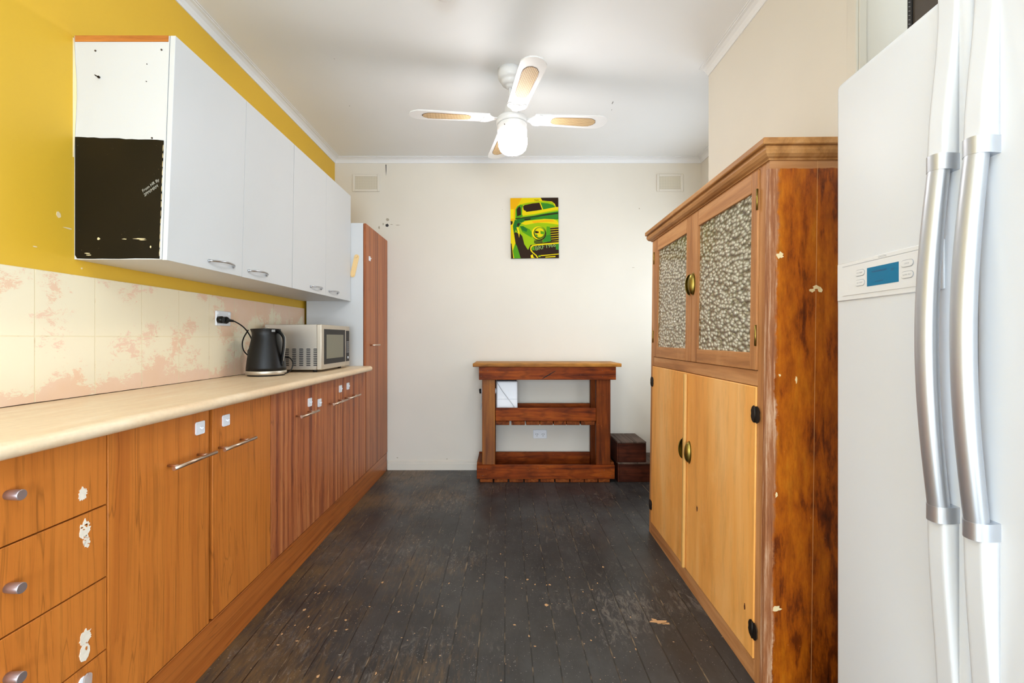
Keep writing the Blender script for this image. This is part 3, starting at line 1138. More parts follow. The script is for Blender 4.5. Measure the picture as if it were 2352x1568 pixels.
def wall_cab(y0, ym, y1, label, h):
    t = thing('wall_cabinet', label, 'cabinet', (XL, (y0 + y1) / 2, 1.378), group='white wall cabinets')
    z0, z1 = 1.378, 2.128
    xb = WX - 0.0195
    m = MB()
    m.box(XL + 0.001, xb, y0, y0 + 0.016, z0, z1)
    m.box(XL + 0.001, xb, y1 - 0.016, y1, z0, z1)
    m.box(XL + 0.001, xb, y0 + 0.016, y1 - 0.016, z0, z0 + 0.016)
    m.box(XL + 0.001, xb, y0 + 0.016, y1 - 0.016, z1 - 0.016, z1)
    m.box(XL + 0.001, XL + 0.006, y0 + 0.016, y1 - 0.016, z0 + 0.016, z1 - 0.016)
    m.build('carcass', M['white_door'], t, warp=wwarp)
    for a, b, hy in ((y0, ym, h[0]), (ym, y1, h[1])):
        d = MB().box(WX - 0.018, WX, a + 0.001, b - 0.001, z0 - 0.002, z1 + 0.002, 0.001, 1).build('door', M['white_door'], t, warp=wwarp)
        bow_handle(d, hy[0], hy[1], 1.378 + hy[2])
    return t


t1 = wall_cab(1.528, 1.948, 2.386, 'white two-door wall cabinet nearest the camera with a blackboard-painted end', ((1.737, 1.887, 0.035), (1.995, 2.140, 0.035)))
t2 = wall_cab(2.388, 2.812, 3.256, 'white two-door wall cabinet farther along, against the tall pantry', ((2.60, 2.745, 0.035), (2.865, 3.005, 0.035)))
# timber batten over the end panel
MB().box(XL + 0.004, WX - 0.022, 1.5262, 1.5278, 2.108, 2.1285).build('end_batten', M['bare_wood'], t1, warp=wwarp)
# blackboard paint on the lower part of the end
m = MB()
pts = [(XL + 0.004, 1.392), (XL + 0.012, 1.381)]
n = 30
rnd = random.Random(4)
x1 = WX - 0.026
pts += [(XL + 0.012 + (x1 - XL - 0.012) * k / 10, 1.3805 + rnd.uniform(-0.001, 0.001)) for k in range(1, 11)]
pts += [(x1 + rnd.uniform(-0.002, 0.001), 1.38 + 0.395 * k / 16) for k in range(1, 16)]
pts += [(x1 - (x1 - XL - 0.004) * k / 14, 1.778 + 0.010 * k / 14 + rnd.uniform(-0.0015, 0.0015)) for k in range(0, 15)]
m.prism(pts, lambda u, v: (u, 1.5278, v), lambda u, v: (u, 1.5268, v))
bb = m.build('blackboard', M['chalk'], t1, warp=wwarp)
for (x, z, rx, rz, sd) in ((-1.21, 1.447, 0.022, 0.0016, 1), (-1.20, 1.443, 0.012, 0.001, 2), (-1.265, 1.446, 0.008, 0.0012, 3), (-1.40, 1.398, 0.011, 0.0014, 4), (-1.395, 1.392, 0.008, 0.0014, 5), (-1.36, 1.447, 0.005, 0.004, 6), (-1.17, 1.42, 0.003, 0.004, 7)):
    m = MB()
    m.prism(blob(x, z, rx, rz, 10, 0.35, sd), lambda u, v: (u, 1.5268, v), lambda u, v: (u, 1.5263, v))
    m.build('paint_chip', M['cream_chip'], bb, warp=wwarp)
m = MB()
for i in range(14):
    z = 1.40 + i * 0.027
    m.prism(blob(x1 - 0.0005, z, 0.0009, 0.011, 8, 0.4, i + 40), lambda u, v: (u, 1.5268, v), lambda u, v: (u, 1.5262, v))
m.build('flaked_edge', M['cream_chip'], bb, warp=wwarp)
for k, (txt, x, z) in enumerate((('From HR By', -1.218, 1.602), ('2PM/MRM', -1.212, 1.588))):
    lettering('chalk_writing', txt, 0.0135, M['chalk_mark'], bb, Vector((x, 1.5262, z)) - ORG[bb.name], (PI / 2, -0.62, 0), 0.0001, shear=0.2)
# screws and a hook in the white part
for x, z in ((-1.378, 2.078), (-1.156, 2.081), (-1.205, 2.033), (-1.207, 1.975), (-1.188, 1.785)):
    m = MB()
    m.tube([(x, 1.5279, z), (x, 1.5262, z)], 0.003 if z > 2.07 or z < 1.8 else 0.0016, 12)
    m.build('screw', M['screw'], t1)
m = MB()
m.tube([(-1.366, 1.5279, 1.989), (-1.366, 1.524, 1.989)], 0.004, 12)
m.tube([(-1.366, 1.526, 1.989), (-1.366, 1.512, 1.988), (-1.358, 1.508, 1.982)], 0.0016, 8)
m.build('nail_hook', M['iron'], t1)
# torn wallpaper edge beside the cabinet's back corner
m = MB()
pth = [(0, 2.12), (0.003, 2.05), (0.008, 1.98), (0.009, 1.92), (0.006, 1.86), (0.002, 1.78), (0.0, 1.72)]
a = [m.bm.verts.new((XL + 0.001 + p[0] * 1.0, 1.527, p[1])) for p in pth]
b = [m.bm.verts.new((XL + 0.0008 + p[0] * 0.2, 1.5245, p[1])) for p in pth]
c_ = [m.bm.verts.new((XL + 0.0001, 1.523, p[1])) for p in pth]
for i in range(len(pth) - 1):
    m._faces([m.bm.faces.new((a[i], a[i + 1], b[i + 1], b[i])), m.bm.faces.new((b[i], b[i + 1], c_[i + 1], c_[i]))])
m.build('sealant_strip', M['cream_chip'], t1)


# ================================================================== kettle
KX, KY, KZ = -1.283, 2.437, 0.914
kt = thing('electric_kettle', 'black electric kettle with steel base ring on the benchtop', 'kettle', (KX, KY, KZ))
m = MB().lathe([(0, 0.0), (0.088, 0.0), (0.091, 0.003), (0.091, 0.007), (0.0, 0.007)], (KX, KY, KZ))
m.build('power_base', M['black_plastic'], kt)
m = MB().lathe([(0, 0.0075), (0.096, 0.0075), (0.0985, 0.011), (0.0985, 0.026), (0.0975, 0.0275), (0, 0.0275)], (KX, KY, KZ), 56)
m.build('base_ring', M['steel_warm'], kt)
prof = [(0.0, 0.028), (0.0975, 0.028), (0.0965, 0.045), (0.092, 0.085), (0.086, 0.125), (0.0785, 0.165), (0.072, 0.195), (0.068, 0.215), (0.0675, 0.228), (0.0705, 0.244), (0.0715, 0.247), (0.069, 0.249), (0.045, 0.2505), (0.0, 0.2505)]
m = MB().lathe(prof, (KX, KY, KZ), 56)
# pull the spout out of the rim, towards the left
for v in m.bm.verts:
    dx, dy, dz = v.co.x - KX, v.co.y - KY, v.co.z - KZ
    if dz > 0.2 and dx < -0.03:
        k = min(1.0, (dz - 0.2) / 0.045) * max(0.0, math.cos(math.atan2(dy, -dx) * 2.2)) ** 2
        v.co.x -= 0.012 * k
m.build('body', M['black_soft'], kt)
m = MB().lathe([(0.0, 0.2507), (0.016, 0.2507), (0.017, 0.2535), (0.011, 0.2565), (0.0, 0.257)], (KX + 0.0, KY, KZ), 24)
m.build('lid_button', M['steel'], kt)
m = MB()
hp = smooth_path([(0.060, 0, 0.236), (0.085, 0, 0.232), (0.108, 0, 0.208), (0.1135, 0, 0.18), (0.110, 0, 0.14), (0.102, 0, 0.09), (0.097, 0, 0.055)], 6)
m.tube([(KX + p[0] * 0.94, KY + p[0] * -0.2, KZ + p[2]) for p in hp], [(0.0075, 0.012)] * (len(hp) - 6) + [(0.006, 0.010)] * 6, 14, up=(1, 0, 0))
hd = m.build('handle', M['black_plastic'], kt)
m = MB()
m.tube([(KX + (p[0] + 0.0078) * 0.94, KY + (p[0] + 0.008) * -0.2, KZ + p[2] + 0.001) for p in hp[4:-4]], [(0.0016, 0.008)] * (len(hp) - 8), 10, up=(1, 0, 0))
m.build('steel_inlay', M['steel'], hd)
MB().box(KX + 0.052, KX + 0.068, KY - 0.048, KY - 0.040, KZ + 0.232, KZ + 0.244, 0.001).build('badge', M['grey_plastic'], kt)
# cord and plug
m = MB()
py = 2.296
m.tube([(XS + 0.0105, py - 0.03, 1.205), (XS + 0.028, py - 0.03, 1.205), (XS + 0.036, py - 0.03, 1.204)], [0.017, 0.018, 0.013], 20)
m.tube([(XS + 0.0105, py + 0.012, 1.205), (XS + 0.026, py + 0.012, 1.204), (XS + 0.034, py + 0.014, 1.203)], [0.017, 0.018, 0.013], 20)
m.tube([(XS + 0.028, py - 0.01, 1.205), (XS + 0.030, py + 0.02, 1.204), (XS + 0.036, py + 0.050, 1.202)], [0.010, 0.008, 0.006], 12)
pl = m.build('plug', M['black_plastic'], kt)


def at(px, py_, Y):
    return ((px - 1162) * Y / F, Y, CAMZ - (py_ - 776) * Y / F)


m = MB()
path = smooth_path([at(530, 736, 2.33), at(541, 739, 2.352), at(558, 750, 2.40), at(570, 764, 2.44), at(578, 780, 2.47), at(577, 794, 2.49), at(570, 806, 2.50), at(572, 818, 2.515), at(584, 826, 2.55)], 7)
m.tube(path, 0.0034, 8)
path = smooth_path([at(570, 758, 2.42), at(560, 775, 2.44), at(556.5, 790, 2.45), at(560, 805, 2.46), at(570, 816, 2.49), at(584, 824, 2.55), at(600, 840, 2.58)], 7)
m.tube(path, 0.0034, 8)
path = smooth_path([at(640, 822, 2.55), at(654, 819.5, 2.50), at(666, 822, 2.47), at(673, 834, 2.45), at(669, 848, 2.44), at(659, 856, 2.44), at(648, 857, 2.445)], 7)
m.tube(path, 0.0032, 8)
m.build('cord', M['black_plastic'], kt)

# ================================================================== microwave
mx0, mx1, my0, my1, mz0, mz1 = -1.405, -1.074, 2.650, 3.128, 0.928, 1.193
t = thing('microwave_oven', 'stainless steel microwave oven behind the kettle, beside the pantry', 'microwave', ((mx0 + mx1) / 2, (my0 + my1) / 2, 0.914))
m = MB().box(mx0, mx1 - 0.028, my0, my1, mz0, mz1, 0.002, 1)
m.build('body', M['steel'], t)
m = MB().mat(M['dark_slot'])
for ci in range(5):
    for ri in range(10):
        x0 = -1.288 + ci * 0.0415
        z = 0.952 + ri * 0.0105
        m.prism([(x0, z), (x0 + 0.026, z), (x0 + 0.0245, z + 0.0042), (x0 + 0.020, z + 0.0058), (x0 + 0.006, z + 0.0058), (x0 + 0.0015, z + 0.0042)], lambda u, v: (u, my0 - 0.0008, v), lambda u, v: (u, my0 + 0.0005, v))
m.build('vent_louvres', None, t)
m = MB()
dy1 = my1 - 0.082
m.box(mx1 - 0.0275, mx1, my0 - 0.001, dy1, mz0, mz1, 0.003)
dr = m.build('door', M['steel_warm'], t)
m = MB().box(mx1 + 0.0001, mx1 + 0.0012, my0 + 0.038, dy1 - 0.008, mz0 + 0.030, mz1 - 0.026)
dg = m.build('door_window', M['black_soft'], dr)
MB().box(mx1 + 0.0013, mx1 + 0.0020, my0 + 0.070, dy1 - 0.045, mz0 + 0.062, mz1 - 0.058).build('window_screen', plain('grey_green_screen', '#77735e', 0.3), dr)
MB().box(mx1 - 0.0275, mx1 - 0.001, dy1 + 0.001, my1, mz0, mz1, 0.003).build('control_panel', M['steel_warm'], t)
cp = [o for o in t.children if o.name.startswith('control_panel')][0]
MB().box(mx1 - 0.0009, mx1 + 0.0006, dy1 + 0.012, my1 - 0.012, mz0 + 0.03, mz1 - 0.03).build('keypad', M['black_soft'], cp)
m = MB()
for r_ in range(6):
    for c_i in range(3):
        y = dy1 + 0.018 + c_i * 0.0165
        z = mz0 + 0.088 + r_ * 0.0135
        m.box(mx1 + 0.0007, mx1 + 0.0011, y, y + 0.012, z, z + 0.007)
m.build('keys', M['grey_plastic'], cp)
MB().tube([(mx1 + 0.0006, dy1 + 0.042, mz0 + 0.055), (mx1 + 0.004, dy1 + 0.042, mz0 + 0.055)], 0.008, 18).build('start_button', M['white_plastic'], cp)
for fx, fy in ((mx1 - 0.05, my0 + 0.03), (mx1 - 0.05, my1 - 0.06), (mx0 + 0.04, my0 + 0.03), (mx0 + 0.04, my1 - 0.06)):
    MB().tube([(fx, fy, 0.9141), (fx, fy, mz0 + 0.001)], [0.011, 0.013], 16).build('foot', M['black_plastic'], t)


# ================================================================== ceiling fan
FX, FY = 0.020, 2.585
fan = thing('ceiling_fan', 'white four-blade ceiling fan with cane inserts and a lit glass globe', 'ceiling fan', (FX, FY, H), (0, math.radians(-2.6), 0), local=True)
MB().lathe([(0, 0.003), (0.067, 0.003), (0.0675, -0.03), (0.066, -0.045), (0.058, -0.058), (0.052, -0.060), (0.050, -0.070), (0.044, -0.082), (0.034, -0.088), (0.028, -0.088), (0.026, -0.098), (0.014, -0.104), (0, -0.104)]).build('canopy', M['fan_white'], fan)
MB().tube([(0, 0, -0.10), (0, 0, -0.205)], 0.0115, 20).build('rod', M['fan_white'], fan)
m = MB().lathe([(0, -0.196), (0.016, -0.196), (0.026, -0.200), (0.033, -0.206), (0.036, -0.225), (0.042, -0.255), (0.046, -0.262), (0, -0.262)])
m.build('neck_cover', M['fan_white'], fan)
m = MB().lathe([(0, -0.2625), (0.055, -0.2625), (0.072, -0.266), (0.082, -0.274), (0.086, -0.284), (0.084, -0.288), (0.087, -0.292), (0.087, -0.306), (0.084, -0.311), (0, -0.311)], seg=56)
m.build('motor_housing', M['fan_white'], fan)
m = MB().lathe([(0, -0.312), (0.082, -0.312), (0.084, -0.316), (0.084, -0.348), (0.080, -0.352), (0, -0.352)], seg=56)
lk = m.build('light_fitting', M['fan_white'], fan)
for a in (0.5, 2.6, 4.2):
    m = MB()
    m.tube([(0.084 * math.cos(a), 0.084 * math.sin(a), -0.340), (0.090 * math.cos(a), 0.090 * math.sin(a), -0.340)], 0.0028, 8)
    m.build('thumb_screw', M['screw'], lk)
m = MB().lathe([(0.0, -0.3525), (0.079, -0.3525), (0.0815, -0.360), (0.0825, -0.40), (0.081, -0.428), (0.074, -0.449), (0.060, -0.463), (0.038, -0.472), (0.0, -0.476)], seg=56)
m.build('globe', M['globe'], fan)


def blade(parent):
    # iron: scalloped bracket from hub to blade
    m = MB()
    out = [(0.070, 0.014), (0.100, 0.016), (0.118, 0.030), (0.130, 0.046), (0.150, 0.052), (0.168, 0.050), (0.176, 0.040), (0.170, 0.030), (0.158, 0.024), (0.158, 0.010), (0.165, 0.0)]
    poly = out + [(x, -y) for x, y in out[::-1][1:]]
    m.prism(poly, lambda u, v: (u, v, -0.2785 - 0.002), lambda u, v: (u, v, -0.2785 + 0.0015))
    for x, y in ((0.155, 0.040), (0.155, -0.040), (0.112, 0.0)):
        m.tube([(x, y, -0.2805), (x, y, -0.2835)], 0.0042, 10)
    ir = m.build('blade_iron', M['fan_white'], parent)
    m = MB()
    out = [(0.130, 0.046), (0.135, 0.052), (0.30, 0.057), (0.47, 0.0635), (0.525, 0.062), (0.548, 0.048), (0.565, 0.030), (0.572, 0.0)]
    poly = out + [(x, -y) for x, y in out[::-1][1:]]
    m.prism(poly, lambda u, v: (u, v, -0.2765), lambda u, v: (u, v, -0.2705))
    bl = m.build('blade', M['fan_white'], parent)
    m = MB()
    out = [(0.232, 0.0), (0.236, 0.018), (0.250, 0.030), (0.268, 0.034), (0.44, 0.040), (0.468, 0.037), (0.492, 0.022), (0.500, 0.0)]
    poly = out + [(x, -y) for x, y in out[::-1][1:-1]]
    m.prism(poly, lambda u, v: (u, v, -0.2778), lambda u, v: (u, v, -0.2766))
    cane = m.build('cane_insert', M['rattan'], bl)
    m = MB()
    m.tube([(x * 1.0, y * 1.0, -0.2772) for x, y in poly + [poly[0]]], 0.0011, 6)
    m.build('insert_edge', plain('brown_line', '#6e4a28', 0.6) if 'brown_line' not in bpy.data.materials else bpy.data.materials['brown_line'], bl)
    return ir, bl


ir0, bl0 = blade(fan)


def place_blade(ir, bl, ang):
    pitch = math.radians(-6)
    R = Matrix.Rotation(ang, 4, 'Z') @ Matrix.Translation((0, 0, -0.275)) @ Matrix.Rotation(pitch, 4, 'X') @ Matrix.Translation((0, 0, 0.275))
    ir.matrix_local = R
    bl.matrix_local = R


for k in range(4):
    a = math.radians(10.5 + 90 * k)
    if k == 0:
        place_blade(ir0, bl0, a)
    else:
        i2 = copy_tree(ir0, fan)
        b2 = copy_tree(bl0, fan)
        place_blade(i2, b2, a)

# smoke alarm
t = thing('smoke_alarm', 'white round smoke alarm on the ceiling at the top edge of the photo', 'smoke alarm', (-0.268, 1.965, H))
MB().lathe([(0, 0), (0.052, 0), (0.054, -0.006), (0.054, -0.022), (0.049, -0.034), (0.030, -0.038), (0, -0.039)], (-0.268, 1.965, H), 48).build('housing', M['fan_white'], t)
MB().lathe([(0, -0.039), (0.014, -0.039), (0.013, -0.042), (0, -0.042)], (-0.268, 1.965, H), 20).build('test_button', M['grey_plastic'], t)
# marks on the ceiling
m = MB()
for k, (px, py_, r_) in enumerate(((1407, 236, 0.006), (1405, 252, 0.003), (803, 243, 0.004), (768, 135, 0.003))):
    Y = F * (H - CAMZ) / (776 - py_)
    X = (px - 1162) * Y / F
    m.prism(blob(X, Y, r_ * 0.5, r_ * (3 if k < 2 else 1), 8, 0.3, k), lambda u, v: (u, v, H - 0.0008), lambda u, v: (u, v, H - 0.0001))
m.build('ceiling_scuffs', plain('ceiling_scuff', '#8d8984', 0.7), bpy.data.objects['ceiling'])


# ================================================================== canvas picture of a taxi
PX0, PZ1, PW, PH = 0.042, 2.296, 0.405, 0.5085
pc = thing('canvas_print', 'green and yellow print of an old taxi hanging on the back wall', 'picture', (PX0 + PW / 2, YB, PZ1 - PH), (0, math.radians(-0.6), 0))
MB().box(PX0, PX0 + PW, YB - 0.018, YB - 0.0012, PZ1 - PH, PZ1, 0.001, 1).build('canvas', plain('canvas_edge', '#4b4a22', 0.6), pc)
COL = {'yel': '#dcc406', 'yel2': '#e6cd08', 'lim': '#92b408', 'grn': '#4f9214', 'dgr': '#246a22', 'brn': '#2d1d11', 'mgr': '#347d24', 'olv': '#475214', 'amb': '#e2a806', 'plt': '#8fae6a'}
PM = {k: plain('print_' + k, v, 0.6, 0, 0.1) for k, v in COL.items()}
art = MB()
_layer = [0]


def pic(col, *pts):
    """polygon given in the print's own 905 x 1130 drawing units"""
    _layer[0] += 1
    y = YB - 0.0182 - 0.00003 * _layer[0]
    art.mat(PM[col])
    art.face([(PX0 + max(0, min(905, p[0] - 200)) / 905 * PW, y, PZ1 - max(0, min(1130, p[1] - 212)) / 1130 * PH) for p in pts])


pic('yel', (200, 212), (1105, 212), (1105, 1342), (200, 1342))
pic('amb', (200, 212), (420, 212), (300, 420), (270, 640), (200, 640))
pic('yel2', (200, 420), (270, 420), (262, 600), (200, 600))
pic('brn', (775, 212), (1105, 212), (1105, 392), (1060, 385), (1040, 330), (985, 285), (800, 265))
# car body
pic('lim', (296, 420), (330, 370), (385, 335), (520, 305), (740, 280), (900, 278), (1000, 305), (1060, 390), (1105, 388), (1105, 1342), (380, 1342), (290, 1040), (262, 900), (245, 740), (280, 640))
pic('grn', (300, 430), (330, 372), (385, 340), (440, 350), (425, 440), (425, 560), (300, 610))
pic('yel', (425, 400), (450, 350), (620, 310), (752, 296), (800, 430), (700, 455), (510, 490), (440, 545), (420, 520))
pic('brn', (440, 370), (470, 345), (620, 315), (750, 303), (797, 432), (700, 450), (500, 475), (448, 430))
pic('yel2', (455, 460), (492, 452), (494, 475), (460, 480))
pic('mgr', (770, 306), (900, 318), (1000, 345), (1045, 390), (820, 430))
pic('yel', (752, 300), (768, 303), (818, 434), (800, 438))
pic('yel', (440, 545), (510, 490), (700, 455), (830, 432), (1055, 388), (1105, 388), (1105, 440), (900, 470), (640, 520))
pic('lim', (425, 560), (640, 520), (900, 470), (1105, 440), (1105, 470), (900, 500), (640, 545), (430, 570))
pic('dgr', (425, 575), (640, 545), (900, 498), (1105, 468), (1105, 620), (840, 605), (640, 620), (470, 640), (400, 680), (330, 640), (300, 615))
pic('brn', (290, 590), (640, 560), (900, 515), (1105, 495), (1105, 515), (900, 540), (640, 572), (300, 608))
pic('mgr', (780, 560), (1090, 520), (1090, 600), (840, 598), (640, 612))
pic('brn', (455, 605), (580, 595), (580, 620), (470, 632))
pic('brn', (318, 430), (345, 390), (375, 365), (395, 400), (400, 530), (325, 555))
# left side dark wheel arch and door
pic('dgr', (280, 620), (340, 640), (400, 690), (350, 760), (330, 860), (300, 800), (262, 900), (245, 740))
pic('brn', (330, 690), (375, 680), (360, 735), (320, 740))
pic('brn', (262, 870), (300, 850), (345, 880), (375, 880), (420, 930), (455, 1080), (520, 1180), (565, 1200), (570, 1342), (385, 1342), (290, 1060))
pic('yel2', (310, 760), (350, 760), (370, 870), (360, 960), (345, 880))
pic('yel', (208, 740), (240, 730), (270, 920), (262, 1100), (290, 1120), (300, 1342), (230, 1342), (208, 1000))
pic('grn', (285, 1060), (320, 1120), (385, 1342), (262, 1342), (240, 1200))
pic('brn', (200, 640), (245, 650), (235, 700), (205, 720))
pic('brn', (200, 1060), (216, 1070), (245, 1342), (206, 1342))
# bonnet / guard
pic('lim', (370, 740), (400, 690), (480, 645), (600, 632), (840, 612), (1010, 615), (1070, 640), (1105, 680), (1105, 1060), (700, 1080), (620, 1100), (570, 1170), (520, 1180), (455, 1050), (430, 900), (350, 800))
pic('yel', (400, 690), (480, 648), (600, 635), (840, 615), (1010, 618), (1075, 645), (1105, 690), (1105, 720), (900, 690), (700, 680), (480, 720))
pic('amb', (600, 650), (840, 628), (1000, 632), (1040, 660), (840, 665), (640, 690))
pic('grn', (370, 745), (430, 740), (560, 800), (600, 860), (600, 960), (500, 900), (420, 850))
pic('dgr', (380, 740), (440, 740), (520, 800), (500, 850), (420, 820))
pic('grn', (880, 750), (945, 760), (960, 1030), (800, 1045), (820, 940), (870, 880))
pic('mgr', (830, 930), (955, 900), (960, 1035), (800, 1045))
pic('olv', (640, 1010), (800, 1000), (800, 1062), (690, 1080), (640, 1060))


def disc(col, cx, cy, r, n=28, a0=0, a1=2 * PI):
    pic(col, *[(cx + r * math.cos(a0 + (a1 - a0) * i / n), cy + r * math.sin(a0 + (a1 - a0) * i / n)) for i in range(n)])


disc('brn', 735, 880, 136)
disc('lim', 725, 868, 128)
disc('yel2', 720, 870, 120, 20, PI * 0.55, PI * 1.75)
disc('brn', 742, 872, 108)
disc('lim', 745, 866, 96)
disc('yel', 745, 862, 82)
pic('brn', (665, 830), (725, 845), (735, 870), (680, 880), (655, 860))
pic('grn', (760, 830), (830, 850), (825, 900), (765, 890))
pic('mgr', (660, 900), (700, 900), (715, 940), (680, 930))
# grille
pic('brn', (945, 765), (1105, 752), (1105, 1045), (960, 1050))
for i in range(7):
    yy = 770 + 43 * i
    pic('yel2', (940 + i * 4, yy), (1105, yy - 12), (1105, yy - 2), (945 + i * 4, yy + 9))
# bumper and plate
pic('brn', (570, 1100), (700, 1070), (960, 1030), (1105, 1025), (1105, 1342), (560, 1342), (520, 1200))
pic('grn', (590, 1140), (640, 1120), (655, 1200), (600, 1190))
pic('mgr', (1050, 1080), (1105, 1075), (1105, 1190), (1050, 1185))
art_text_layer = _layer[0]
_layer[0] += 6
pic('yel', (565, 1160), (575, 1125), (610, 1095), (700, 1078), (1105, 1050), (1105, 1078), (700, 1106), (625, 1118), (592, 1145), (585, 1180), (615, 1225), (690, 1290), (715, 1335), (690, 1340), (670, 1300), (600, 1240), (570, 1200))
pic('yel', (760, 1290), (1105, 1262), (1105, 1278), (770, 1306))
pic('lim', (720, 1295), (760, 1290), (760, 1320), (720, 1325))
pic('yel', (850, 1320), (1040, 1305), (1040, 1326), (850, 1335))
pic('yel2', (572, 1290), (610, 1270), (630, 1330), (660, 1340), (580, 1340))
ao = art.build('printed_image', None, pc)
ux, uz = PW / 905, PH / 1130
lettering('plate_lettering', 'BRF', 110 * uz, PM['plt'], ao, Vector((PX0 + 462 * ux, YB - 0.0182 - 0.00003 * (art_text_layer + 3), PZ1 - 988 * uz)) - ORG[pc.name], (PI / 2, -0.19, 0), 0.00002)
lettering('plate_lettering', '1966', 100 * uz, PM['plt'], ao, Vector((PX0 + 655 * ux, YB - 0.0182 - 0.00003 * (art_text_layer + 3), PZ1 - 948 * uz)) - ORG[pc.name], (PI / 2, -0.16, 0), 0.00002)
lettering('roof_lettering', 'TAXI', 40 * uz, PM['brn'], ao, Vector((PX0 + 450 * ux, YB - 0.0182 - 0.00003 * (_layer[0] + 2), PZ1 - 60 * uz)) - ORG[pc.name], (PI / 2, 0, 0), 0.00002)


# ================================================================== console table
S = 3.506 / F


def tx(px):
    return (px - 1162) * S


def tz(py_):
    return CAMZ - (py_ - 776) * S


t = thing('console_table', 'rustic dark-stained timber console table with light varnished top against the back wall', 'table', (tx(1256), 3.66, 0))
yf, yk = 3.506, 3.838
m = MB()
# top of three boards, slightly uneven front edge
x0, x1 = tx(1086), tx(1427)
for k, (a, b) in enumerate(((yf - 0.012, 3.61), (3.612, 3.722), (3.724, yk))):
    m.box(x0 + 0.002 * k, x1 - 0.003 * k, a, b, 0.892, 0.9185, 0.003, 1)
m.build('tabletop', M['pine_top'], t)
m = MB().box(tx(1100), tx(1415), yf, yf + 0.024, tz(872), 0.8915, 0.002, 1)
m.build('apron', M['pine_x0'], t)
MB().box(tx(1100), tx(1415), yk - 0.026, yk - 0.004, 0.80, 0.8915, 0.002, 1).build('apron', M['pine_x1'], t)
for px0, px1, mt in ((1107, 1137, M['rough_post']), (1371, 1404, M['pine_z'])):
    MB().box(tx(px0), tx(px1), yf + 0.0245, yf + 0.070, 0.027, 0.891, 0.003, 1).build('leg', mt, t)
    MB().box(tx(px0), tx(px1), yk - 0.072, yk - 0.0265, 0.027, 0.891, 0.003, 1).build('leg', M['pine_z'], t)
MB().box(tx(1095), tx(1412), yf, yf + 0.024, 0.0275, tz(1068), 0.002, 1).build('bottom_board', M['pine_x1'], t)
MB().box(tx(1095), tx(1412), yk - 0.026, yk - 0.003, 0.0275, 0.158, 0.002, 1).build('bottom_board', M['pine_x2'], t)
for xa, xb in ((tx(1095), tx(1107) - 0.001), (tx(1404) + 0.001, tx(1412))):
    MB().box(xa, xb, yf + 0.0245, yk - 0.0265, 0.0275, 0.150, 0.002, 1).build('side_board', M['pine_y'], t)
for a, b in ((1102, 1132), (1135, 1166), (1170, 1202), (1205, 1237), (1241, 1273), (1276, 1308), (1310, 1342), (1343, 1373), (1375, 1401)):
    MB().box(tx(a), tx(b), yf + 0.002, yk - 0.004, 0.0005, 0.027, 0.003, 1).build('floor_slat', M['pine_y'], t)
# middle shelf
MB().box(tx(1138), tx(1370.5), yf + 0.0255, yf + 0.048, tz(968), tz(938), 0.002, 1).build('shelf_board', M['pine_x2'], t)
MB().box(tx(1138), tx(1370.5), yk - 0.060, yk - 0.038, tz(968), 0.571, 0.002, 1).build('shelf_board', M['pine_x0'], t)
for a, b, s_ in ((1139, 1170, 0), (1175, 1206, 1), (1209, 1240, 0), (1241, 1271, 1), (1273, 1302, 0), (1303, 1333, 1), (1336, 1368, 0)):
    o = MB().box(tx(a), tx(b), yf + 0.028, yk - 0.040, tz(978) + 0.001, tz(968.5), 0.003, 1).build('shelf_slat', M['pine_y'], t)
    o.rotation_euler[1] = 0
# split and nails on the front apron
m = MB()
m.prism([(tx(1243), tz(872) + 0.001), (tx(1250), tz(868)), (tx(1262), tz(861)), (tx(1276), tz(852)), (tx(1276), tz(851)), (tx(1262), tz(858.5)), (tx(1250), tz(865.5))], lambda u, v: (u, yf - 0.0006, v), lambda u, v: (u, yf + 0.001, v))
m.build('split', M['black_gap'], t)
for px, py_ in ((1105, 851), (1105, 864), (1120, 851), (1384, 850), (1384, 864), (1410, 850), (1410, 865), (1108, 1076), (1108, 1092), (1118, 1076), (1378, 1080), (1388, 1080), (1405, 1078), (1405, 1092), (1380, 1092), (1235, 1075), (1238, 1090)):
    m = MB()
    m.tube([(tx(px), yf - 0.0008, tz(py_)), (tx(px), yf + 0.001, tz(py_))], 0.0022, 8)
    m.build('nail_head', M['screw'], t)

# white appliance on the middle shelf
ax0, ax1, ay0, ay1, az0, az1 = -0.075, 0.0925, 3.60, 3.755, tz(968) + 0.001, 0.772
ap = thing('boxy_appliance', 'white boxy appliance with a grey cord on the left end of the middle shelf', 'appliance', (0, 3.68, az0))
MB().box(ax0, ax1, ay0, ay1, az0, az1, 0.010, 3).build('housing', M['white_plastic'], ap)
MB().box(ax0 + 0.004, ax1 - 0.0005, ay0 - 0.0004, ay0 + 0.002, 0.6285, 0.6300).build('seam', M['fridge_gap'], ap)
MB().box(ax0 + 0.004, ax1 - 0.012, ay0 + 0.006, ay1 - 0.006, az1 + 0.0002, az1 + 0.009, 0.003).build('top_cover', M['dark_slot'], ap)
m = MB()
m.tube(smooth_path([(-0.075, 3.592, 0.772), (-0.03, 3.5895, 0.70), (0.03, 3.5895, 0.620), (0.063, 3.5895, 0.575), (0.075, 3.5895, 0.545)], 6), 0.0024, 8)
m.build('cord', M['cable_white'], ap)
m = MB().tube([(ax0 - 0.001, 3.64, 0.69), (-0.195, 3.64, 0.69)], [0.020, 0.026], 20)
m.build('side_arm', M['white_plastic'], ap)
MB().tube([(-0.1955, 3.64, 0.69), (-0.212, 3.64, 0.688)], 0.0195, 20).build('black_knob', M['black_plastic'], ap)
m = MB()
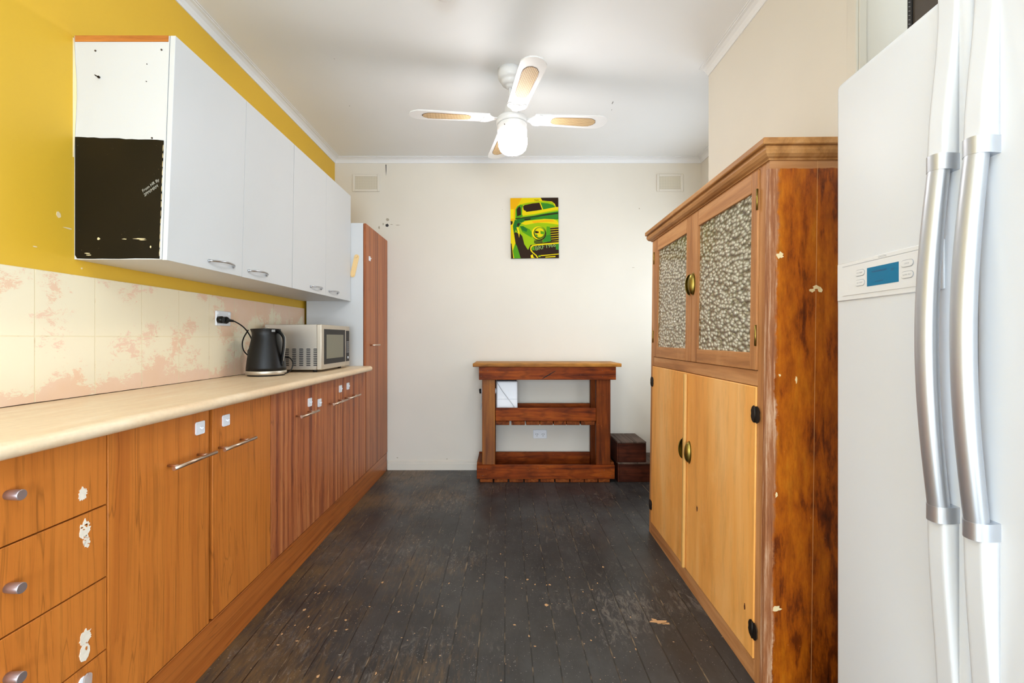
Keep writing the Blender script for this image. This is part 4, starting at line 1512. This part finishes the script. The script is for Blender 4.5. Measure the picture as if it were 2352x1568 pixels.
m.tube(smooth_path([(-0.190, 3.64, 0.662), (-0.197, 3.64, 0.62), (-0.204, 3.64, 0.54), (-0.195, 3.64, 0.57), (-0.184, 3.64, 0.61)], 5), 0.003, 8)
m.build('hanging_lead', M['cable_white'], ap)


# ================================================================== dark wooden crates
def crate(name, label, x0, x1, y0, y1, z0, z1, planks, rot=0.0, lip=None):
    t = thing(name, label, 'crate', ((x0 + x1) / 2, (y0 + y1) / 2, z0), group='dark wooden crates')
    th = 0.014
    zt = z1 - 0.014
    MB().box(x0 + th, x1 - th, y0, y0 + th, z0, zt, 0.002, 1).build('front_board', M['crate'], t)
    MB().box(x0 + th, x1 - th, y1 - th, y1, z0, zt, 0.002, 1).build('back_board', M['crate'], t)
    MB().box(x0, x0 + th - 0.0005, y0 + 0.002, y1, z0, (lip or zt), 0.002, 1).build('side_board', M['crate'], t)
    MB().box(x1 - th + 0.0005, x1, y0 + 0.002, y1, z0, zt, 0.002, 1).build('side_board', M['crate'], t)
    cuts = [x0 + (x1 - x0) * f for f in planks]
    for a, b in zip(cuts, cuts[1:]):
        MB().box(a + 0.001, b - 0.001, y0 - 0.004, y1 + 0.003, zt + 0.0005, z1, 0.003, 2).build('lid_plank', M['crate_top'], t)
    return t


crate('wooden_crate', 'dark brown wooden crate on the floor beside the console table, lower of the two', 0.866, 1.32, 3.517, 3.822, 0.0005, 0.152, (0, 0.33, 0.66, 1))
crate('wooden_crate', 'small dark brown wooden crate with plank lid stacked on top of the other', 0.860, 1.086, 3.520, 3.822, 0.153, 0.313, (0, 0.13, 0.57, 1))


# ================================================================== old dresser (right), written in its own frame
#   x: away from the front face, y: along the front from the near corner, z: up
LEAN = 0.0125
DL = 1.203
DD = 0.315
dr_ = thing('kitchen_dresser', 'old stripped pine kitchen dresser with hammered-glass upper doors beside the fridge', 'dresser', (0.8035, 1.422, 0.0), (0, 0, -math.atan(0.01866)), local=True)


def dwarp(v):
    return (v.x + LEAN * v.z, v.y, v.z)


def D(mb, name, mat, parent):
    return mb.build(name, mat, parent, warp=dwarp)


D(MB().box(0.0, DD, 0.0, 0.020, 0.0, 1.690), 'side_panel', M['dr_side'], dr_)
D(MB().box(0.0225, DD, DL - 0.020, DL, 0.0, 1.690), 'side_panel', M['dr_frame_z'], dr_)
D(MB().box(DD - 0.012, DD, 0.0205, DL - 0.0205, 0.0, 1.690), 'back_panel', M['dr_inside'], dr_)
m = MB()
m.box(0.0, 0.022, 0.0205, 0.0545, 0.0, 1.690, 0.001, 1)
D(m, 'stile', M['dr_frame_z'], dr_)
D(MB().box(0.0, 0.022, 1.150, DL, 0.958, 1.690, 0.001, 1).box(0.0, 0.022, 1.166, DL, 0.0, 0.9575, 0.001, 1), 'stile', M['dr_frame_z'], dr_)
D(MB().box(0.0, 0.022, 0.055, 1.1495, 1.6625, 1.690, 0.001, 1), 'frieze_rail', M['dr_frame_y'], dr_)
D(MB().box(0.0, 0.022, 0.055, 1.1495, 0.958, 1.0075, 0.001, 1), 'middle_rail', M['dr_frame_y'], dr_)
D(MB().box(0.0, 0.022, 0.055, 1.1655, 0.0, 0.0695, 0.001, 1), 'bottom_rail', M['dr_frame_y'], dr_)
for z in (0.05, 0.962, 1.30, 1.55):
    D(MB().box(0.0225, DD - 0.013, 0.0205, DL - 0.0205, z, z + 0.016), 'shelf', M['dr_inside'], dr_)
# cornice: cap board over an ovolo moulding, mitred round three sides


def around(prof, name, mat):
    m = MB()
    rings = []
    for cx, cy, sx, sy in ((DD, 0, 0, -1), (0, 0, -1, -1), (0, DL, -1, 1), (DD, DL, 0, 1)):
        rings.append([m.bm.verts.new((cx + sx * o, cy + sy * o, z)) for o, z in prof])
    fs = []
    for a, b in zip(rings, rings[1:]):
        for k in range(len(prof)):
            k2 = (k + 1) % len(prof)
            fs.append(m.bm.faces.new((a[k], a[k2], b[k2], b[k])))
    fs.append(m.bm.faces.new(rings[0]))
    fs.append(m.bm.faces.new(rings[-1][::-1]))
    m._faces(fs)
    return D(m, name, mat, dr_)


around([(0.0005, 1.668), (0.006, 1.668), (0.007, 1.672), (0.016, 1.675), (0.024, 1.682), (0.028, 1.692), (0.028, 1.7035), (0.0005, 1.7035)], 'cornice_moulding', M['dr_cap'])
m = MB().box(-0.040, DD, -0.040, DL + 0.022, 1.704, 1.7255, 0.004, 2)
D(m, 'cornice_cap', M['dr_cap'], dr_)
D(MB().box(0.0, DD, 0.0, DL, 1.6905, 1.7035), 'top_board', M['dr_inside'], dr_)


def cup_pull(parent, y, z, open_dir, x=-0.006):
    """oval brass cup; closed side away from open_dir along y"""
    m = MB()
    nv, nu = 14, 10
    hh, dd, ww = 0.047, 0.021, 0.024
    rows = []
    for i in range(nv + 1):
        th = -PI / 2 + PI * i / nv
        row = []
        for j in range(nu + 1):
            ph = PI / 2 * j / nu
            row.append(m.bm.verts.new((x - 0.0012 - dd * math.cos(th) * math.sin(ph), y - open_dir * ww * (math.cos(th) * math.cos(ph)), z + hh * math.sin(th))))
        rows.append(row)
    fs = []
    for i in range(nv):
        for j in range(nu):
            try:
                fs.append(m.bm.faces.new((rows[i][j], rows[i][j + 1], rows[i + 1][j + 1], rows[i + 1][j])))
            except ValueError:
                pass
    m._faces(fs, True)
    # flat rim against the door
    pts = [(y - open_dir * 0.028 * math.cos(-PI / 2 + PI * i / 16), z + 0.052 * math.sin(-PI / 2 + PI * i / 16)) for i in range(17)]
    m.prism(pts, lambda u, v: (x - 0.0012, u, v), lambda u, v: (x - 0.0002, u, v))
    o = D(m, 'cup_pull', M['brass'], parent)
    md = o.modifiers.new('thickness', 'SOLIDIFY')
    md.thickness = 0.0012
    return o


def glazed_door(y0, y1, gy0, gy1, ym, od, hz_y):
    z0, z1, gz0, gz1 = 1.0095, 1.6605, 1.066, 1.596
    xf, xb = -0.006, 0.016
    m = MB()
    m.mat(M['dr_frame_z'])
    m.box(xf, xb, y0, gy0, z0, z1, 0.0015, 1)
    m.box(xf, xb, gy1, y1, z0, z1, 0.0015, 1)
    m.mat(M['dr_frame_y'])
    m.box(xf, xb, gy0, gy1, z0, gz0, 0.0015, 1)
    m.box(xf, xb, gy0, gy1, gz1, z1, 0.0015, 1)
    d = D(m, 'glazed_door', None, dr_)
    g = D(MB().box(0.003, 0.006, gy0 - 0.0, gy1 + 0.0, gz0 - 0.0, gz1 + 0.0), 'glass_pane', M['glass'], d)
    cup_pull(d, ym, 1.352, od)
    for hz in (1.564, 1.122):
        D(MB().tube([(xf - 0.002, hz_y, hz - 0.034), (xf - 0.002, hz_y, hz + 0.034)], 0.0034, 12).box(xf - 0.0008, xf + 0.0, hz_y - 0.0, hz_y + 0.008, hz - 0.034, hz + 0.034), 'butt_hinge', M['brass'], d)
    return d


glazed_door(0.057, 0.5995, 0.0955, 0.535, 0.590 - 0.004, 1, 0.0560)
glazed_door(0.6015, 1.148, 0.668, 1.089, 0.612 + 0.006, -1, 1.149)


def flat_door(y0, y1, ym, od, hy):
    d = D(MB().box(-0.004, 0.018, y0, y1, 0.0715, 0.9555, 0.003, 2), 'panel_door', M['dr_door'], dr_)
    cup_pull(d, ym, 0.604, od, -0.004)
    for hz in (0.866, 0.167):
        m = MB()
        for sgn in (-1, 1):
            pts = [(0.001, -0.024), (0.010, -0.028), (0.020, -0.022), (0.026, -0.010), (0.024, 0.0), (0.026, 0.010), (0.020, 0.022), (0.010, 0.028), (0.001, 0.024)]
            m.prism([(hy + sgn * u, hz + v) for u, v in pts], lambda u, v: (-0.0045, u, v), lambda u, v: (-0.0068, u, v))
        m.tube([(-0.007, hy, hz - 0.026), (-0.007, hy, hz + 0.026)], 0.0034, 10)
        D(m, 'leaf_hinge', M['iron'], d)
    return d


nd = flat_door(0.0565, 0.6555, 0.612, 1, 0.0555)
fd = flat_door(0.6605, 1.1645, 0.682, -1, 1.166)
D(MB().box(-0.0190, -0.0044, 0.634, 0.656, 0.0725, 0.9520, 0.006, 3), 'cover_bead', M['dr_strip'], nd)
# dark knot and scars on the near lower door
m = MB()
for (y, z, ry, rz, sd) in ((0.515, 0.3875, 0.006, 0.012, 1), (0.11, 0.21, 0.004, 0.012, 2)):
    m.prism(blob(y, z, ry, rz, 14, 0.25, sd), lambda u, v: (-0.0042, u, v), lambda u, v: (-0.0046, u, v))
D(m, 'knot', plain('dark_knot', '#5a2c10', 0.6), nd)
# filler blobs and flakes on the varnished side
m = MB()
for (x, z, rx, rz, sd) in ((0.035, 1.372, 0.010, 0.010, 1), (0.039, 0.269, 0.012, 0.009, 2), (0.148, 1.272, 0.012, 0.006, 4), (0.135, 1.262, 0.008, 0.005, 5), (0.160, 1.264, 0.006, 0.008, 6), (0.033, 0.625, 0.004, 0.008, 7), (0.039, 0.998, 0.004, 0.004, 8), (0.09, 0.985, 0.003, 0.010, 9)):
    m.prism(blob(x, z, rx, rz, 12, 0.4, sd), lambda u, v: (u, -0.0016, v), lambda u, v: (u, -0.0001, v))
sd_ = [o for o in dr_.children if o.name.startswith('side_panel')][0]
D(m, 'filler_blobs', M['cream_chip'], sd_)


# ================================================================== side-by-side fridge (right), own frame
fr = thing('fridge_freezer', 'large white side-by-side fridge freezer with two bowed metal handles at the right', 'fridge', (0.8684, 1.199, 0.0), (0, 0, -math.atan(0.0746)), local=True)
FH = 1.780
MB().box(0.068, 0.66, -0.915, -0.004, 0.025, FH - 0.012, 0.006, 2).build('cabinet_body', M['fridge'], fr)
m = MB().box(0.02, 0.10, -0.90, -0.02, 0.0, 0.0245)
m.build('foot_grille', M['fridge_gap'], fr)
MB().box(0.0555, 0.0675, -0.905, -0.01, 0.04, FH - 0.02).build('door_seal', M['fridge_gap'], fr)


def fridge_door(y0, y1, hy, label=None):
    m = MB()
    # front face slightly crowned, rounded edges
    nseg = 16
    prof = []
    for i in range(nseg + 1):
        tt = i / nseg
        y = y0 + (y1 - y0) * tt
        e = min(y - y0, y1 - y)
        r = 0.014
        x = 0.0
        if e < r:
            x = r - math.sqrt(max(0, r * r - (r - e) ** 2))
        prof.append((x, y))
    fine = []
    for i in range(7):
        a = PI / 2 * i / 6
        fine.append((0.014 - 0.014 * math.sin(a), y0 + 0.014 - 0.014 * math.cos(a)))
    for i in range(7):
        a = PI / 2 * (6 - i) / 6
        fine.append((0.014 - 0.014 * math.sin(a), y1 - 0.014 + 0.014 * math.cos(a)))
    outline = fine + [(0.055, y1), (0.055, y0)]
    # loft over height with a rounded top
    levels = [(0.03, 0.0)] + [(FH - 0.022 + 0.022 * math.sin(a), 0.022 - 0.022 * math.cos(a)) for a in [PI / 2 * k / 7 for k in range(8)]]
    rings = []
    cy = (y0 + y1) / 2
    for z, ins in levels:
        ring = []
        for x, y in outline:
            xx = x + (ins if x < 0.05 else 0)
            ring.append(m.bm.verts.new((min(xx, 0.055), y, z)))
        rings.append(ring)
    fs = []
    n = len(outline)
    for a, b in zip(rings, rings[1:]):
        for k in range(n):
            fs.append(m.bm.faces.new((a[k], a[(k + 1) % n], b[(k + 1) % n], b[k])))
    m._faces(fs, True)
    m._faces([m.bm.faces.new(rings[0][::-1]), m.bm.faces.new(rings[-1])])
    d = m.build('door', M['fridge'], fr)
    md = d.modifiers.new('edge', 'EDGE_SPLIT')
    md.split_angle = math.radians(40)
    # white moulded grip ridge running the whole height, swelling towards the metal handle
    zc0, zc1 = 0.770, 1.457

    def depth(z):
        if z > zc1:
            q = max(0.0, 1 - (z - zc1) / 0.30)
        elif z < zc0:
            q = max(0.0, 1 - (zc0 - z) / 0.42)
        else:
            q = 1.0
        return 0.0050 + 0.0205 * q * q * (3 - 2 * q)

    for za, zb in ((zc1 - 0.012, FH - 0.004), (0.04, zc0 + 0.012)):
        m = MB()
        rings = []
        N = 26
        for i in range(N + 1):
            z = za + (zb - za) * i / N
            dd = depth(z)
            ww = 0.0215
            ring = []
            for k in range(13):
                a = PI * k / 12
                ca, sa = math.cos(a), math.sin(a)
                ring.append(m.bm.verts.new((0.0005 - dd * min(1.0, 1.25 * abs(sa) ** 0.8), hy + ww * (abs(ca) ** 0.5) * (1 if ca > 0 else -1), z)))
            rings.append(ring)
        fs = []
        for a, b in zip(rings, rings[1:]):
            for k in range(12):
                fs.append(m.bm.faces.new((a[k], a[k + 1], b[k + 1], b[k])))
            fs.append(m.bm.faces.new((a[12], a[0], b[0], b[12])))
        m._faces(fs, True)
        m._faces([m.bm.faces.new(rings[0]), m.bm.faces.new(rings[-1][::-1])])
        m.build('grip_ridge', M['fridge'], d)
    # metal handle: bowed bar between two hoops
    m = MB()
    pts, rr = [], []
    N = 40
    for i in range(N + 1):
        tt = i / N
        z = zc0 + 0.006 + (zc1 - zc0 - 0.012) * tt
        bow = math.sin(PI * tt)
        pts.append((-0.0165 - 0.0235 * bow, hy, z))
        rr.append((0.0150 + 0.001 * bow, 0.0185 + 0.0012 * bow))
    m.tube(pts, rr, 28, up=(1, 0, 0))
    hb = m.build('handle_bar', M['alu'], d)
    for z0_, z1_ in ((zc1 - 0.030, zc1), (zc0, zc0 + 0.030)):
        m = MB()
        top = z1_ > 1
        ring = []
        for k in range(17):
            a = PI * k / 16
            ca, sa = math.cos(a), math.sin(a)
            ring.append((0.0005 - 0.0345 * (abs(sa) ** 0.75), hy + 0.0232 * (abs(ca) ** 0.8) * (1 if ca > 0 else -1)))
        sl = 0.010 if top else -0.010
        m.prism(ring, lambda u, v: (u, v, z0_ + (-u) * 0.15 * (1 if top else -1)), lambda u, v: (u, v, z1_ + (-u) * 0.15 * (1 if top else -1)), smooth=True)
        c = m.build('handle_cap', M['alu'], hb)
        md = c.modifiers.new('edge', 'EDGE_SPLIT')
        md.split_angle = math.radians(40)
    return d


d1 = fridge_door(-0.3755, 0.0, -0.3335)
d2 = fridge_door(-0.918, -0.3835, -0.409)
# control panel on the far door
pn = MB().box(-0.0035, 0.0005, -0.326, -0.013, 1.2085, 1.305, 0.0016, 1).build('control_panel', M['fridge_trim'], d1)
m = MB()
m.mat(M['fridge_grey'])
m.box(-0.0040, -0.0036, -0.3115, -0.034, 1.2945, 1.2955)
MB().box(-0.0050, -0.0036, -0.3105, -0.035, 1.2205, 1.2925, 0.0005, 1).build('panel_plate', M['fridge_trim'], pn)
m.build('panel_groove', None, pn)
MB().box(-0.0056, -0.0051, -0.219, -0.124, 1.2355, 1.279).build('display', M['lcd'], pn)
m = MB()
m.box(-0.0058, -0.00565, -0.185, -0.140, 1.266, 1.270).box(-0.0058, -0.00565, -0.205, -0.199, 1.262, 1.268).box(-0.0058, -0.00565, -0.175, -0.150, 1.243, 1.246)
m.build('display_marks', M['lcd_dark'], pn)


def pill(yc, zc, hw, hh, x0, x1, mat, name, parent):
    m = MB()
    pts = [(yc + (hw - hh) + hh * math.cos(a), zc + hh * math.sin(a)) for a in [-PI / 2 + PI * k / 10 for k in range(11)]]
    pts += [(yc - (hw - hh) - hh * math.cos(a), zc - hh * math.sin(a)) for a in [-PI / 2 + PI * k / 10 for k in range(11)]]
    m.prism(pts, lambda u, v: (x0, u, v), lambda u, v: (x1, u, v))
    return m.build(name, mat, parent)


for yc, zc, hw, txt in ((-0.100, 1.2715, 0.0165, 'FRZ TEMP'), (-0.100, 1.2475, 0.0165, 'REF TEMP'), (-0.242, 1.2715, 0.0165, 'LOCK'), (-0.242, 1.2475, 0.0165, 'SUPER FRZ')):
    pill(yc, zc, hw, 0.0078, -0.0056, -0.0050, M['fridge_grey'], 'button_ring', pn)
    b = pill(yc, zc, hw - 0.0011, 0.0067, -0.0064, -0.0057, M['fridge_trim'], 'button', pn)
    lettering('button_lettering', txt, 0.0046, M['fridge_grey'], b, (-0.00645, yc, zc - 0.0015), (PI / 2, 0, -PI / 2), 0.00005, 'CENTER')
lettering('panel_lettering', 'DIGITAL', 0.0068, M['fridge_grey'], pn, (-0.0037, -0.170, 1.2972), (PI / 2, 0, -PI / 2), 0.00005, 'CENTER')
m = MB()
for k in range(7):
    y = -0.112 - k * 0.0052
    m.box(-0.0040, -0.0037, y - 0.0034, y, 1.2974 + 0.0004 * (k % 2), 1.2990 + 0.0006 * (k % 3))
m.build('worn_script', M['fridge_trim'], pn)

# dark box standing on the fridge
bx = thing('dark_case', 'dark brown case with a column of small pale ticks standing on the fridge', 'box', (0.8684, 1.199, FH - 0.012), (0, 0, -math.atan(0.0746)), local=True)
MB().box(0.0700, 0.36, -0.60, -0.146, 0.0005, 0.62, 0.002, 1).build('case_body', plain('dark_brown_case', '#3a3025', 0.45), bx)
MB().box(0.0670, 0.0698, -0.159, -0.147, 0.001, 0.618).build('edge_band', M['black_soft'], bx)
m = MB()
for k in range(30):
    z = 0.012 + k * 0.010
    m.prism([(-0.1555, z), (-0.1505, z + 0.003), (-0.1505, z + 0.0042), (-0.1555, z + 0.0012)], lambda u, v: (0.0664, u, v), lambda u, v: (0.0669, u, v))
m.build('tick_marks', M['grey_plastic'], bx)
